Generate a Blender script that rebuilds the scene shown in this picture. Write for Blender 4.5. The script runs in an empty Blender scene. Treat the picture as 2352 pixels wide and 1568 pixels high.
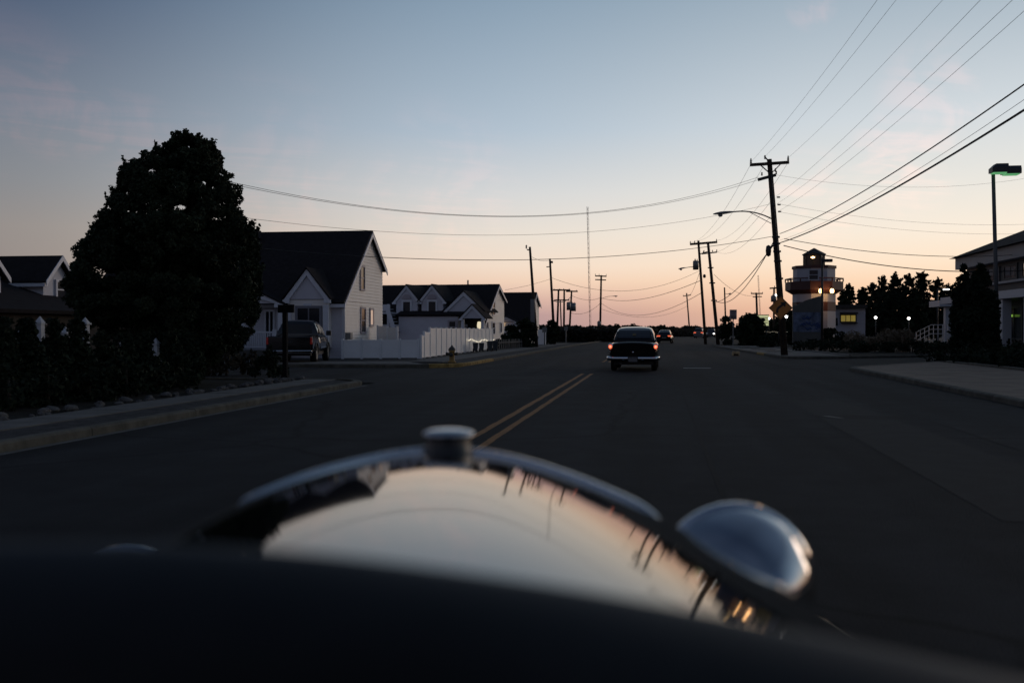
import bpy, bmesh, math, random
import numpy as np
from mathutils import Vector, Matrix
R = math.radians
random.seed(7)
rng = np.random.default_rng(7)
SC = bpy.context.scene
COL = SC.collection

# ------------------------------------------------------------------ camera, sky, sun, exposure
EYE = 1.45
YAW, PITCH = R(8.3), R(0.626)
cam_d = bpy.data.cameras.new('camera')
cam_d.sensor_width = 36.0
cam_d.lens = 35.0
cam_d.clip_start = 0.02
cam_d.clip_end = 6000
cam_d.dof.use_dof = True
cam_d.dof.focus_distance = 42.0
cam_d.dof.aperture_fstop = 1.9
cam = bpy.data.objects.new('camera', cam_d)
COL.objects.link(cam)
cam.location = (0, 0, EYE)
cam.rotation_euler = (math.pi / 2 - PITCH, 0, YAW)
SC.camera = cam

SUN_AZ = R(40)          # to the right of the road direction (+Y)
world = bpy.data.worlds.new('World')
SC.world = world
world.use_nodes = True
wn, wl = world.node_tree.nodes, world.node_tree.links
wn.clear()

def s2l(c):
    out = []
    for v in c:
        v = v / 255.0
        out.append(v / 12.92 if v <= 0.04045 else ((v + 0.055) / 1.055) ** 2.4)
    return (out[0], out[1], out[2], 1.0)

def N(t, **kw):
    n = wn.new(t)
    for k, v in kw.items():
        setattr(n, k, v)
    return n

def wmath(op, a, b=None):
    n = N('ShaderNodeMath', operation=op)
    for i, v in enumerate((a, b)):
        if v is None:
            continue
        if isinstance(v, (int, float)):
            n.inputs[i].default_value = v
        else:
            wl.new(v, n.inputs[i])
    return n.outputs[0]

tc = N('ShaderNodeTexCoord')
sep = N('ShaderNodeSeparateXYZ')
wl.new(tc.outputs['Generated'], sep.inputs[0])
elev = wmath('ARCSINE', sep.outputs[2])
# 0..1 over the upper dome, square-rooted so the horizon has more room on the ramp
e01 = wmath('POWER', wmath('MAXIMUM', wmath('DIVIDE', elev, math.pi / 2), 0.0), 0.5)
hl = wmath('MAXIMUM', wmath('SQRT', wmath('ADD', wmath('MULTIPLY', sep.outputs[0], sep.outputs[0]), wmath('MULTIPLY', sep.outputs[1], sep.outputs[1]))), 1e-4)
dsun = wmath('DIVIDE', wmath('ADD', wmath('MULTIPLY', sep.outputs[0], math.sin(SUN_AZ)), wmath('MULTIPLY', sep.outputs[1], math.cos(SUN_AZ))), hl)

def sky_ramp(stops):
    n = N('ShaderNodeValToRGB')
    cr = n.color_ramp
    while len(cr.elements) > 1:
        cr.elements.remove(cr.elements[-1])
    for i, (deg, c) in enumerate(stops):
        p = math.sqrt(max(deg, 0) / 90.0)
        el = cr.elements[0] if i == 0 else cr.elements.new(p)
        el.position = p
        el.color = s2l(c)
    wl.new(e01, n.inputs[0])
    return n.outputs[0]

ZEN = (44, 57, 80)
ramp_s = sky_ramp([(0, (232, 178, 146)), (1.2, (246, 196, 160)), (2.4, (253, 214, 180)), (3.6, (254, 229, 203)), (5.4, (249, 236, 220)),
                   (7.8, (233, 230, 223)), (11.3, (211, 218, 223)), (18.4, (160, 177, 191)), (35, (86, 104, 128)), (90, ZEN)])
ramp_m = sky_ramp([(0, (172, 146, 152)), (0.9, (182, 152, 154)), (1.8, (214, 179, 168)), (2.8, (240, 210, 188)), (3.7, (243, 222, 204)), (5.4, (233, 223, 212)),
                   (7.8, (214, 215, 216)), (11.3, (177, 193, 208)), (18.4, (137, 159, 179)), (35, (76, 94, 118)), (90, ZEN)])
ramp_l = sky_ramp([(0, (146, 130, 129)), (3.6, (147, 139, 136)), (5.4, (147, 141, 139)),
                   (7.8, (133, 136, 142)), (11.3, (118, 127, 141)), (18.4, (64, 83, 112)), (35, (56, 72, 96)), (90, ZEN)])
ramp_b = sky_ramp([(0, (122, 120, 130)), (5, (128, 122, 134)), (12, (114, 120, 136)), (30, (78, 92, 116)), (90, ZEN)])

def wmix(f, a, b):
    n = N('ShaderNodeMix', data_type='RGBA')
    wl.new(f, n.inputs[0]); wl.new(a, n.inputs[6]); wl.new(b, n.inputs[7])
    return n.outputs[2]

def wrange(v, a, b):
    n = N('ShaderNodeMapRange', interpolation_type='SMOOTHSTEP')
    wl.new(v, n.inputs[0])
    n.inputs[1].default_value = a; n.inputs[2].default_value = b
    return n.outputs[0]

c1 = wmix(wrange(dsun, -0.5, 0.30), ramp_b, ramp_l)
c2 = wmix(wrange(dsun, 0.22, 0.70), c1, ramp_m)
c3 = wmix(wrange(dsun, 0.62, 0.94), c2, ramp_s)
# thin high cirrus, faint pink: soft patches broken up by a streaky noise
cz = wmath('MAXIMUM', sep.outputs[2], 0.03)
cx = wmath('DIVIDE', sep.outputs[0], cz)
cy = wmath('DIVIDE', sep.outputs[1], cz)
comb = N('ShaderNodeCombineXYZ')
wl.new(wmath('ADD', wmath('MULTIPLY', cx, 0.42), wmath('MULTIPLY', cy, 0.30)), comb.inputs[0])
wl.new(wmath('ADD', wmath('MULTIPLY', cx, -0.9), wmath('MULTIPLY', cy, 1.1)), comb.inputs[1])
cn = N('ShaderNodeTexNoise')
cn.inputs['Scale'].default_value = 1.5
cn.inputs['Detail'].default_value = 7
cn.inputs['Roughness'].default_value = 0.6
cn.inputs['Distortion'].default_value = 1.0
wl.new(comb.outputs[0], cn.inputs['Vector'])
def sky_dir(px, py):
    f_, M_ = 2352 * 35 / 36, cam.rotation_euler.to_matrix()
    return (M_ @ Vector(((px - 1176) / f_, (784 - py) / f_, -1))).normalized()
def patch(px, py, deg, amp, soft=0.0):
    n = N('ShaderNodeVectorMath', operation='DOT_PRODUCT')
    wl.new(tc.outputs['Generated'], n.inputs[0]); n.inputs[1].default_value = sky_dir(px, py)
    return wmath('MULTIPLY', wrange(n.outputs['Value'], math.cos(R(deg)), math.cos(R(deg * soft))), amp)
cloud = None
for args in ((-20, 195, 5.0, .9), (150, 240, 3.6, .95), (290, 305, 3.0, .8), (600, 375, 6.0, .45), (1000, 420, 5.5, .4), (1864, 12, 1.5, 1.5), (2150, 210, 3.4, .6), (2080, 365, 3.4, .8), (1850, 470, 3.5, .5), (-1100, 160, 18, .6), (3000, 200, 12, .6)):
    p_ = patch(*args)
    cloud = p_ if cloud is None else wmath('MAXIMUM', cloud, p_)
cn2 = N('ShaderNodeTexNoise')
cn2.inputs['Scale'].default_value = 16
cn2.inputs['Detail'].default_value = 6
cn2.inputs['Distortion'].default_value = 1.6
wl.new(tc.outputs['Generated'], cn2.inputs['Vector'])
cmixn = wmath('ADD', wmath('MULTIPLY', cn.outputs[0], .5), wmath('MULTIPLY', cn2.outputs[0], .5))
cf = wmath('MINIMUM', wmath('MULTIPLY', cloud, wrange(cmixn, 0.43, 0.62)), 1.0)
pink = N('ShaderNodeMix', data_type='RGBA', blend_type='MULTIPLY')
pink.inputs[0].default_value = 1.0
wl.new(c3, pink.inputs[6])
pink.inputs[7].default_value = (1.34, 1.09, 1.05, 1)
c4 = wmix(wmath('MULTIPLY', cf, 0.9), c3, pink.outputs[2])
# physical sky for the same low sun, blended in lightly
nish = N('ShaderNodeTexSky')
nish.sky_type = 'NISHITA'
nish.sun_disc = False
nish.sun_elevation = R(-1.5)
nish.sun_rotation = SUN_AZ
nish.altitude = 0
bg1 = N('ShaderNodeBackground'); wl.new(c4, bg1.inputs[0]); bg1.inputs[1].default_value = 0.97
bg2 = N('ShaderNodeBackground'); wl.new(nish.outputs[0], bg2.inputs[0]); bg2.inputs[1].default_value = 0.05
add = N('ShaderNodeAddShader'); wl.new(bg1.outputs[0], add.inputs[0]); wl.new(bg2.outputs[0], add.inputs[1])
out = N('ShaderNodeOutputWorld'); wl.new(add.outputs[0], out.inputs[0])

sun_d = bpy.data.lights.new('sun', 'SUN')
sun_d.energy = 0.55
sun_d.angle = R(25)
sun_d.color = (1.0, 0.72, 0.52)
sun = bpy.data.objects.new('sun', sun_d)
COL.objects.link(sun)
sun.rotation_euler = (R(90 - 3), 0, math.pi - SUN_AZ)

vs = SC.view_settings
vs.view_transform = 'Standard'; vs.look = 'None'; vs.exposure = 0.0; vs.gamma = 1.0
vs.use_curve_mapping = False
SC.render.engine = 'CYCLES'
SC.cycles.use_denoising = True
SC.cycles.max_bounces = 6
SC.cycles.caustics_reflective = False
SC.cycles.caustics_refractive = False
SC.cycles.sample_clamp_indirect = 4.0

# ------------------------------------------------------------------ pixel <-> place helpers (2352 x 1568 grid of the photograph)
F, PCX, PCY = 2352 * 35 / 36, 1176.0, 784.0
CM = cam.rotation_euler.to_matrix()

def W(px, py, D):
    """world point seen at pixel (px,py) at camera depth D"""
    return Vector((0, 0, EYE)) + CM @ Vector(((px - PCX) / F * D, (PCY - py) / F * D, -D))

def XY(px, D):
    p = W(px, PCY, D)
    return p.x, p.y

def G(px, py):
    d = CM @ Vector(((px - PCX) / F, (PCY - py) / F, -1))
    t = -EYE / d.z
    return Vector((d.x * t, d.y * t, 0))

def ang(px):
    return math.atan((px - PCX) / F) - YAW

def onX(px, X):
    return X / math.tan(ang(px))

def onY(px, Y):
    return Y * math.tan(ang(px))

def dep(x, y):
    return -x * math.sin(YAW) + y * math.cos(YAW)

def ZZ(py, x, y):
    return W(PCX, py, dep(x, y)).z

# ------------------------------------------------------------------ materials
MATS = {}
def mat(name, col, rough=0.7, metal=0.0, var=0.0, scale=4.0, bump=0.0, bscale=40.0, coat=0.0, spec=0.5, emit=None, estr=0.0, detail=4, col2=None, coord='Object'):
    if name in MATS:
        return MATS[name]
    m = bpy.data.materials.new(name)
    m.use_nodes = True
    nt = m.node_tree
    b = nt.nodes['Principled BSDF']
    b.inputs['Base Color'].default_value = (*col, 1)
    b.inputs['Roughness'].default_value = rough
    b.inputs['Metallic'].default_value = metal
    b.inputs['Specular IOR Level'].default_value = spec
    b.inputs['Coat Weight'].default_value = coat
    b.inputs['Coat Roughness'].default_value = 0.03
    if emit:
        b.inputs['Emission Color'].default_value = (*emit, 1)
        b.inputs['Emission Strength'].default_value = estr
    if var > 0 or bump > 0:
        t = nt.nodes.new('ShaderNodeTexCoord')
    if var > 0:
        n = nt.nodes.new('ShaderNodeTexNoise')
        n.inputs['Scale'].default_value = scale
        n.inputs['Detail'].default_value = detail
        n.inputs['Roughness'].default_value = 0.6
        nt.links.new(t.outputs[coord], n.inputs['Vector'])
        mr = nt.nodes.new('ShaderNodeMapRange')
        mr.inputs[1].default_value = 0.3; mr.inputs[2].default_value = 0.7
        nt.links.new(n.outputs[0], mr.inputs[0])
        mx = nt.nodes.new('ShaderNodeMix'); mx.data_type = 'RGBA'
        nt.links.new(mr.outputs[0], mx.inputs[0])
        a = tuple(c * (1 - var) for c in col)
        c2 = col2 if col2 else tuple(min(1, c * (1 + var)) for c in col)
        mx.inputs[6].default_value = (*a, 1)
        mx.inputs[7].default_value = (*c2, 1)
        nt.links.new(mx.outputs[2], b.inputs['Base Color'])
    if bump > 0:
        n2 = nt.nodes.new('ShaderNodeTexNoise')
        n2.inputs['Scale'].default_value = bscale
        n2.inputs['Detail'].default_value = 3
        nt.links.new(t.outputs[coord], n2.inputs['Vector'])
        bp = nt.nodes.new('ShaderNodeBump')
        bp.inputs['Strength'].default_value = bump
        bp.inputs['Distance'].default_value = 0.01
        nt.links.new(n2.outputs[0], bp.inputs['Height'])
        nt.links.new(bp.outputs[0], b.inputs['Normal'])
    MATS[name] = m
    return m

M_asphalt = mat('asphalt', (0.0145, 0.0153, 0.0165), 0.9, var=0.30, scale=1.3, bump=0.9, bscale=70, spec=0.15, detail=8)
def asphalt_wear():
    nt = M_asphalt.node_tree; b_ = nt.nodes['Principled BSDF']
    src = b_.inputs['Base Color'].links[0].from_socket
    t_ = nt.nodes.new('ShaderNodeTexCoord')
    mp = nt.nodes.new('ShaderNodeMapping'); mp.inputs['Scale'].default_value = (1.0, .06, 1.0); nt.links.new(t_.outputs['Object'], mp.inputs[0])
    n1 = nt.nodes.new('ShaderNodeTexNoise'); n1.inputs['Scale'].default_value = .9; n1.inputs['Detail'].default_value = 5; nt.links.new(mp.outputs[0], n1.inputs['Vector'])
    r1 = nt.nodes.new('ShaderNodeMapRange'); r1.inputs[1].default_value = .35; r1.inputs[2].default_value = .65; r1.inputs[3].default_value = .65; r1.inputs[4].default_value = 1.45; nt.links.new(n1.outputs[0], r1.inputs[0])
    v = nt.nodes.new('ShaderNodeTexVoronoi'); v.feature = 'DISTANCE_TO_EDGE'; v.inputs['Scale'].default_value = .22
    nz = nt.nodes.new('ShaderNodeTexNoise'); nz.inputs['Scale'].default_value = .8; nz.inputs['Detail'].default_value = 4; nt.links.new(t_.outputs['Object'], nz.inputs['Vector'])
    mx = nt.nodes.new('ShaderNodeMix'); mx.data_type = 'VECTOR'; mx.inputs[0].default_value = .45
    nt.links.new(t_.outputs['Object'], mx.inputs[4]); nt.links.new(nz.outputs['Color'], mx.inputs[5]); nt.links.new(mx.outputs[1], v.inputs['Vector'])
    r2 = nt.nodes.new('ShaderNodeMapRange'); r2.inputs[1].default_value = .0; r2.inputs[2].default_value = .010; r2.inputs[3].default_value = .35; r2.inputs[4].default_value = 1.0; nt.links.new(v.outputs['Distance'], r2.inputs[0])
    m1 = nt.nodes.new('ShaderNodeMath'); m1.operation = 'MULTIPLY'; nt.links.new(r1.outputs[0], m1.inputs[0]); nt.links.new(r2.outputs[0], m1.inputs[1])
    mm = nt.nodes.new('ShaderNodeMix'); mm.data_type = 'RGBA'; mm.blend_type = 'MULTIPLY'; mm.inputs[0].default_value = 1
    nt.links.new(src, mm.inputs[6]); nt.links.new(m1.outputs[0], mm.inputs[7]); nt.links.new(mm.outputs[2], b_.inputs['Base Color'])
asphalt_wear()
M_soil = mat('soil', (0.018, 0.017, 0.014), 0.95, var=0.5, scale=1.5, bump=1.0, bscale=20, spec=0.1)
M_gravel = mat('gravel', (0.055, 0.052, 0.05), 0.95, var=0.45, scale=6, bump=1.0, bscale=30, spec=0.1)
M_conc = mat('concrete', (0.125, 0.12, 0.11), 0.9, var=0.22, scale=2.2, bump=0.4, bscale=50, spec=0.2)
M_kerb = mat('kerb_concrete', (0.09, 0.084, 0.068), 0.9, var=0.4, scale=3.0, bump=0.5, bscale=40, spec=0.2)
M_kerby = mat('kerb_yellow_worn', (0.30, 0.20, 0.07), 0.9, var=0.5, scale=5.0, spec=0.2)
M_yellow = mat('road_paint_yellow', (0.26, 0.105, 0.018), 0.8, var=0.45, scale=9, spec=0.3)
M_white_line = mat('road_paint_white', (0.6, 0.6, 0.58), 0.7, var=0.3, scale=6)
M_patch = mat('asphalt_patch', (0.003, 0.003, 0.0033), 0.9, var=0.3, scale=5, bump=0.6, bscale=60, spec=0.2)
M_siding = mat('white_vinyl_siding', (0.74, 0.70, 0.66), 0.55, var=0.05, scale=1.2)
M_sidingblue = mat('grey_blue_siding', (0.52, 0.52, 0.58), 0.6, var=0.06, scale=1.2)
M_trim = mat('white_trim', (0.62, 0.64, 0.70), 0.5, var=0.04, scale=2)
M_shutter = mat('mauve_trim', (0.36, 0.32, 0.35), 0.6)
M_roof = mat('dark_shingle_roof', (0.022, 0.0195, 0.021), 0.95, var=0.25, scale=5, bump=0.6, bscale=25, spec=0.1)
M_glass = mat('window_glass', (0.012, 0.016, 0.024), 0.12, spec=0.25)
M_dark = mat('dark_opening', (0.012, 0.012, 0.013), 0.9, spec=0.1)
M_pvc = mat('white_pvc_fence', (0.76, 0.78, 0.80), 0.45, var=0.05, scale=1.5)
M_wood = mat('weathered_pole_wood', (0.055, 0.042, 0.032), 0.9, var=0.4, scale=3, spec=0.15)
M_iron = mat('dark_hardware', (0.03, 0.03, 0.032), 0.6, metal=0.3)
M_cable = mat('black_cable', (0.02, 0.02, 0.022), 0.7)
M_alu = mat('bare_wire', (0.30, 0.31, 0.33), 0.6)
M_porc = mat('insulator_grey', (0.12, 0.11, 0.11), 0.4)
M_lampmetal = mat('lamp_grey_metal', (0.16, 0.17, 0.18), 0.45, metal=0.4)
M_lens = mat('lamp_glass_unlit', (0.35, 0.36, 0.36), 0.25)
M_leaf = mat('tree_leaf', (0.022, 0.032, 0.017), 0.7, var=0.4, scale=0.8, spec=0.15)
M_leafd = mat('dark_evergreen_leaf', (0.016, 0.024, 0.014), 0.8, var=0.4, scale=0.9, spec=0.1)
M_scrub = mat('brown_scrub', (0.05, 0.042, 0.03), 0.9, var=0.4, scale=1.2, spec=0.1)
M_pampas = mat('pale_plume_grass', (0.17, 0.14, 0.10), 0.9, var=0.3, scale=2, spec=0.1)
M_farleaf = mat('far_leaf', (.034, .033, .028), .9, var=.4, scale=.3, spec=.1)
M_bark = mat('bark', (0.04, 0.033, 0.026), 0.95, var=0.3, scale=6, bump=0.8, bscale=15, spec=0.1)
M_rock = mat('pale_rock', (0.085, 0.082, 0.08), 0.9, var=0.45, scale=4, bump=0.6, bscale=9, spec=0.2)
M_chrome = mat('chrome', (0.58, 0.60, 0.63), 0.05, metal=1.0)
M_black = mat('black_car_paint', (0.005, 0.005, 0.006), 0.035, coat=0.0, spec=0.5, var=.5, scale=60)
M_tyre = mat('tyre_rubber', (0.012, 0.012, 0.012), 0.85, spec=0.2)
M_dash = mat('dash_matte_black', (0.015, 0.0155, 0.017), 0.6, spec=0.3, var=.25, scale=9)
M_red = mat('lit_tail_lamp', (0.5, 0.02, 0.015), 0.3, emit=(1.0, 0.16, 0.07), estr=0.9)
M_redhot = mat('lit_tail_bulb', (0.8, 0.2, 0.1), 0.3, emit=(1.0, 0.36, 0.20), estr=1.5)
M_redoff = mat('tail_lamp_red', (0.22, 0.012, 0.01), 0.15)
M_warm = mat('lit_warm_lamp', (0.9, 0.6, 0.3), 0.4, emit=(1.0, 0.62, 0.25), estr=7.0)
M_white_lit = mat('lit_white_lamp', (0.9, 0.9, 0.95), 0.4, emit=(1.0, 0.96, 0.9), estr=5.0)
M_green_lit = mat('green_lamp_lens', (0.35, 0.75, 0.40), 0.3, emit=(0.22, 0.75, 0.30), estr=0.42)
M_string = mat('lit_rope_light', (0.9, 0.85, 0.7), 0.4, emit=(1.0, 0.86, 0.62), estr=0.8)

M_black.node_tree.nodes['Principled BSDF'].inputs['Specular Tint'].default_value = (1.0, .93, .85, 1)

# ------------------------------------------------------------------ mesh helpers
class MB:
    def __init__(self):
        self.v = []; self.f = []; self.sm = []
    def add(self, vs, fs, smooth=False):
        o = len(self.v)
        self.v += [tuple(p) for p in vs]
        self.f += [tuple(i + o for i in f) for f in fs]
        self.sm += [smooth] * len(fs)
        return self
    def box(self, x0, x1, y0, y1, z0, z1):
        vs = [(x0, y0, z0), (x1, y0, z0), (x1, y1, z0), (x0, y1, z0), (x0, y0, z1), (x1, y0, z1), (x1, y1, z1), (x0, y1, z1)]
        return self.add(vs, [(0, 3, 2, 1), (4, 5, 6, 7), (0, 1, 5, 4), (1, 2, 6, 5), (2, 3, 7, 6), (3, 0, 4, 7)])
    def bar(self, a, b, w, h=None, up=(0, 0, 1)):
        """rectangular bar from a to b"""
        a, b = Vector(a), Vector(b); h = h or w
        d = (b - a).normalized(); u = Vector(up)
        if abs(d.dot(u)) > 0.98: u = Vector((0, 1, 0))
        s = d.cross(u).normalized(); t = s.cross(d).normalized()
        vs = []
        for p in (a, b):
            for i, j in ((-1, -1), (1, -1), (1, 1), (-1, 1)):
                vs.append(p + s * (i * w / 2) + t * (j * h / 2))
        return self.add(vs, [(0, 1, 2, 3), (7, 6, 5, 4), (0, 4, 5, 1), (1, 5, 6, 2), (2, 6, 7, 3), (3, 7, 4, 0)])
    def tube(self, pts, rad, seg=8, caps=True):
        pts = [Vector(p) for p in pts]
        n = len(pts)
        rr = rad if isinstance(rad, (list, tuple)) else [rad] * n
        vs = []
        for i, p in enumerate(pts):
            d = (pts[min(i + 1, n - 1)] - pts[max(i - 1, 0)]).normalized()
            u = Vector((0, 0, 1)) if abs(d.z) < 0.95 else Vector((0, 1, 0))
            s = d.cross(u).normalized(); t = s.cross(d)
            for k in range(seg):
                a = 2 * math.pi * k / seg
                vs.append(p + s * (math.cos(a) * rr[i]) + t * (math.sin(a) * rr[i]))
        fs = []
        for i in range(n - 1):
            for k in range(seg):
                k2 = (k + 1) % seg
                fs.append((i * seg + k, i * seg + k2, (i + 1) * seg + k2, (i + 1) * seg + k))
        self.add(vs, fs, True)
        if caps:
            self.add([vs[k] for k in range(seg)], [tuple(range(seg))[::-1]])
            self.add([vs[(n - 1) * seg + k] for k in range(seg)], [tuple(range(seg))])
        return self
    def lathe(self, prof, seg=24, axis='z', c=(0, 0, 0), sx=1.0, sy=1.0):
        """prof: list of (r, h) along the axis"""
        vs = []
        for r, h in prof:
            for k in range(seg):
                a = 2 * math.pi * k / seg
                p, q = math.cos(a) * r * sx, math.sin(a) * r * sy
                vs.append({'z': (c[0] + p, c[1] + q, c[2] + h), 'y': (c[0] + p, c[1] + h, c[2] + q), 'x': (c[0] + h, c[1] + p, c[2] + q)}[axis])
        fs = []
        for i in range(len(prof) - 1):
            for k in range(seg):
                k2 = (k + 1) % seg
                f = (i * seg + k, i * seg + k2, (i + 1) * seg + k2, (i + 1) * seg + k)
                fs.append(f if axis != 'y' else f[::-1])
        return self.add(vs, fs, True)
    def prism(self, poly, dvec):
        """polygon (3d points) extruded by dvec"""
        poly = [Vector(p) for p in poly]; d = Vector(dvec); n = len(poly)
        vs = poly + [p + d for p in poly]
        fs = [tuple(range(n)), tuple(range(2 * n - 1, n - 1, -1))]
        for i in range(n):
            j = (i + 1) % n
            fs.append((j, i, n + i, n + j))
        return self.add(vs, fs)
    def loft(self, rings, closed=True, caps=True, smooth=True):
        n = len(rings[0]); vs = [p for r in rings for p in r]; fs = []
        for i in range(len(rings) - 1):
            for k in range(n if closed else n - 1):
                k2 = (k + 1) % n
                fs.append((i * n + k, i * n + k2, (i + 1) * n + k2, (i + 1) * n + k))
        self.add(vs, fs, smooth)
        if caps and closed:
            self.add(rings[0], [tuple(range(n))[::-1]])
            self.add(rings[-1], [tuple(range(n))])
        return self
    def mesh(self, name):
        me = bpy.data.meshes.new(name)
        me.from_pydata(self.v, [], self.f)
        me.polygons.foreach_set('use_smooth', self.sm)
        bm = bmesh.new(); bm.from_mesh(me)
        bmesh.ops.remove_doubles(bm, verts=bm.verts, dist=1e-5)
        bmesh.ops.recalc_face_normals(bm, faces=bm.faces)
        bm.to_mesh(me); bm.free()
        me.update()
        return me
    def build(self, name, m, parent=None, bevel=0.0, sub=0):
        return obj(name, self.mesh(name), m, parent, bevel, sub)

def obj(name, me, m, parent=None, bevel=0.0, sub=0):
    o = bpy.data.objects.new(name, me)
    COL.objects.link(o)
    if m is not None:
        me.materials.clear(); me.materials.append(m)
    if parent is not None:
        o.parent = parent
    if bevel > 0:
        b = o.modifiers.new('bevel', 'BEVEL'); b.width = bevel; b.segments = 2; b.limit_method = 'ANGLE'; b.angle_limit = R(40)
    if sub:
        s = o.modifiers.new('sub', 'SUBSURF'); s.levels = sub; s.render_levels = sub
    return o

def tag(o, label, cat, group=None):
    o['label'] = label; o['category'] = cat
    if group: o['group'] = group
    return o

def thing(name, label, cat, loc=(0, 0, 0), rz=0.0, group=None):
    o = bpy.data.objects.new(name, None)
    o.empty_display_size = 0.1
    COL.objects.link(o)
    o.location = loc; o.rotation_euler = (0, 0, rz)
    return tag(o, label, cat, group)

def struct(o):
    o['kind'] = 'structure'; return o

def stuff(o, label=None):
    o['kind'] = 'stuff'
    if label: o['label'] = label
    return o

def share(o, name, parent, loc, rz=0.0, scale=None):
    c = o.copy(); c.name = name; COL.objects.link(c); c.parent = parent; c.location = loc; c.rotation_euler = (0, 0, rz)
    if scale: c.scale = scale
    return c

def copy_tree(o, loc, rz=0.0, parent=None):
    c = o.copy(); COL.objects.link(c); c.parent = parent
    if parent is None:
        c.location = loc; c.rotation_euler = (0, 0, rz)
    for ch in o.children:
        copy_tree(ch, None, 0, c)
    return c

def leaves(name, P, size, m, parent=None, squash=1.0):
    """one mesh of many small leaf faces at points P (n,3)"""
    P = np.asarray(P, dtype=np.float64); n = len(P)
    s = size * rng.uniform(0.45, 1.6, n)
    a = rng.normal(size=(n, 3)); a /= np.linalg.norm(a, axis=1)[:, None]
    b = rng.normal(size=(n, 3)); b -= a * (a * b).sum(1)[:, None]; b /= np.linalg.norm(b, axis=1)[:, None]
    a = a * s[:, None]; b = b * (s * 0.55 * squash)[:, None]
    V = np.empty((n, 4, 3)); V[:, 0] = P - a; V[:, 1] = P + b; V[:, 2] = P + a; V[:, 3] = P - b
    V = V.reshape(-1, 3)
    me = bpy.data.meshes.new(name)
    me.vertices.add(4 * n); me.vertices.foreach_set('co', V.ravel())
    me.loops.add(4 * n); me.loops.foreach_set('vertex_index', np.arange(4 * n, dtype=np.int32))
    me.polygons.add(n)
    me.polygons.foreach_set('loop_start', np.arange(0, 4 * n, 4, dtype=np.int32))
    me.update(calc_edges=True)
    return obj(name, me, m, parent)

def clump_points(clumps, per):
    """points spread through a list of (x,y,z,r) clumps, denser near each shell"""
    out_ = []
    for x, y, z, r in clumps:
        n = max(4, int(per * r * r))
        d = rng.normal(size=(n, 3)); d /= np.linalg.norm(d, axis=1)[:, None]
        rr = r * rng.uniform(0.25, 1.0, n) ** 0.5
        out_.append(np.array([x, y, z]) + d * rr[:, None] * np.array([1, 1, 0.85]))
    return np.concatenate(out_)

def cross(pa, pb, sag, n=18):
    pa, pb = Vector(pa), Vector(pb)
    return [pa.lerp(pb, i / n) - Vector((0, 0, sag * 4 * (i / n) * (1 - i / n))) for i in range(n + 1)]

# ------------------------------------------------------------------ ground, road, kerbs, pavements
def roff(y):
    return 0.0 if y < 100 else 0.00085 * (y - 100) ** 2

def sheet(name, pts, z, m):
    b = MB().add([(x, y, z) for x, y in pts], [tuple(range(len(pts)))])
    return b.build(name, m)

struct(sheet('ground', [(-2500, -400), (2500, -400), (2500, 4000), (-2500, 4000)], -0.03, M_soil))
b = MB()
ys = [-40, 0, 40, 80, 100] + list(range(110, 421, 10))
L = [(-7.75 + roff(y), y, 0) for y in ys]; Rr = [(8.2 + roff(y), y, 0) for y in ys]
b.add(L + Rr, [(i, len(ys) + i, len(ys) + i + 1, i + 1) for i in range(len(ys) - 1)])
struct(b.build('road', M_asphalt))
struct(sheet('side_street', [(-70, 26.9), (-7.6, 26.9), (-7.6, 37.6), (-70, 37.6)], -0.005, M_asphalt))
struct(sheet('driveway', [(6.8, 37.8), (11.7, 45.0), (30, 58), (60, 70), (60, 86), (30, 67), (16.5, 58.5), (9.8, 53.6), (6.4, 51.5)], 0.004, M_asphalt))
struct(sheet('far_side_street', [(5, 97), (60, 101), (60, 112), (5, 108)], 0.004, M_asphalt))

def resample(pts, step):
    pts = [Vector((*p, 0)) for p in pts]
    res = []; acc = 0
    for a, c in zip(pts, pts[1:]):
        n = max(1, round((c - a).length / step))
        for i in range(n):
            res.append((a.lerp(c, i / n), a.lerp(c, (i + 1) / n)))
    return res

def kerb(name, pts, m, step=3.0, w=0.2, h=0.13, side=-1, special=None):
    root = thing(name, '', ''); del root['label']; del root['category']; struct(root)
    for i, (a, c) in enumerate(resample(pts, step)):
        d = (c - a).normalized(); n = Vector((-d.y, d.x, 0)) * side
        gap = d * 0.008
        a2, c2 = a + gap, c - gap
        hh = h * random.uniform(0.94, 1.05)
        prof = [(0.0, -0.04), (0.0, hh - 0.03), (0.03, hh), (w, hh), (w, -0.04)]
        ring = lambda p: [(p.x + n.x * q, p.y + n.y * q, z) for q, z in prof]
        mm = special(a, c) if special else m
        MB().loft([ring(a2), ring(c2)], smooth=False).build('kerb_stone', mm, root)
    return root

def slabs(name, left, right, m, step=1.5, z=0.12):
    """pavement between two polylines of the same length, one object per slab"""
    root = thing(name, '', ''); del root['label']; del root['category']; struct(root)
    for k in range(len(left) - 1):
        l0, l1 = Vector((*left[k], 0)), Vector((*left[k + 1], 0)); r0, r1 = Vector((*right[k], 0)), Vector((*right[k + 1], 0))
        n = max(1, round((l1 - l0).length / step))
        for i in range(n):
            t0, t1 = (i + 0.006) / n, (i + 0.994) / n
            q = [l0.lerp(l1, t0), r0.lerp(r1, t0), r0.lerp(r1, t1), l0.lerp(l1, t1)]
            zz = z + random.uniform(-0.004, 0.004)
            MB().prism([(p.x, p.y, -0.02) for p in q], (0, 0, zz + 0.02)).build('paving_slab', m, root)
    return root

arc = lambda cx, cy, r, a0, a1, n=5: [(cx + r * math.cos(R(a0 + (a1 - a0) * i / n)), cy + r * math.sin(R(a0 + (a1 - a0) * i / n))) for i in range(n + 1)]
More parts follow.
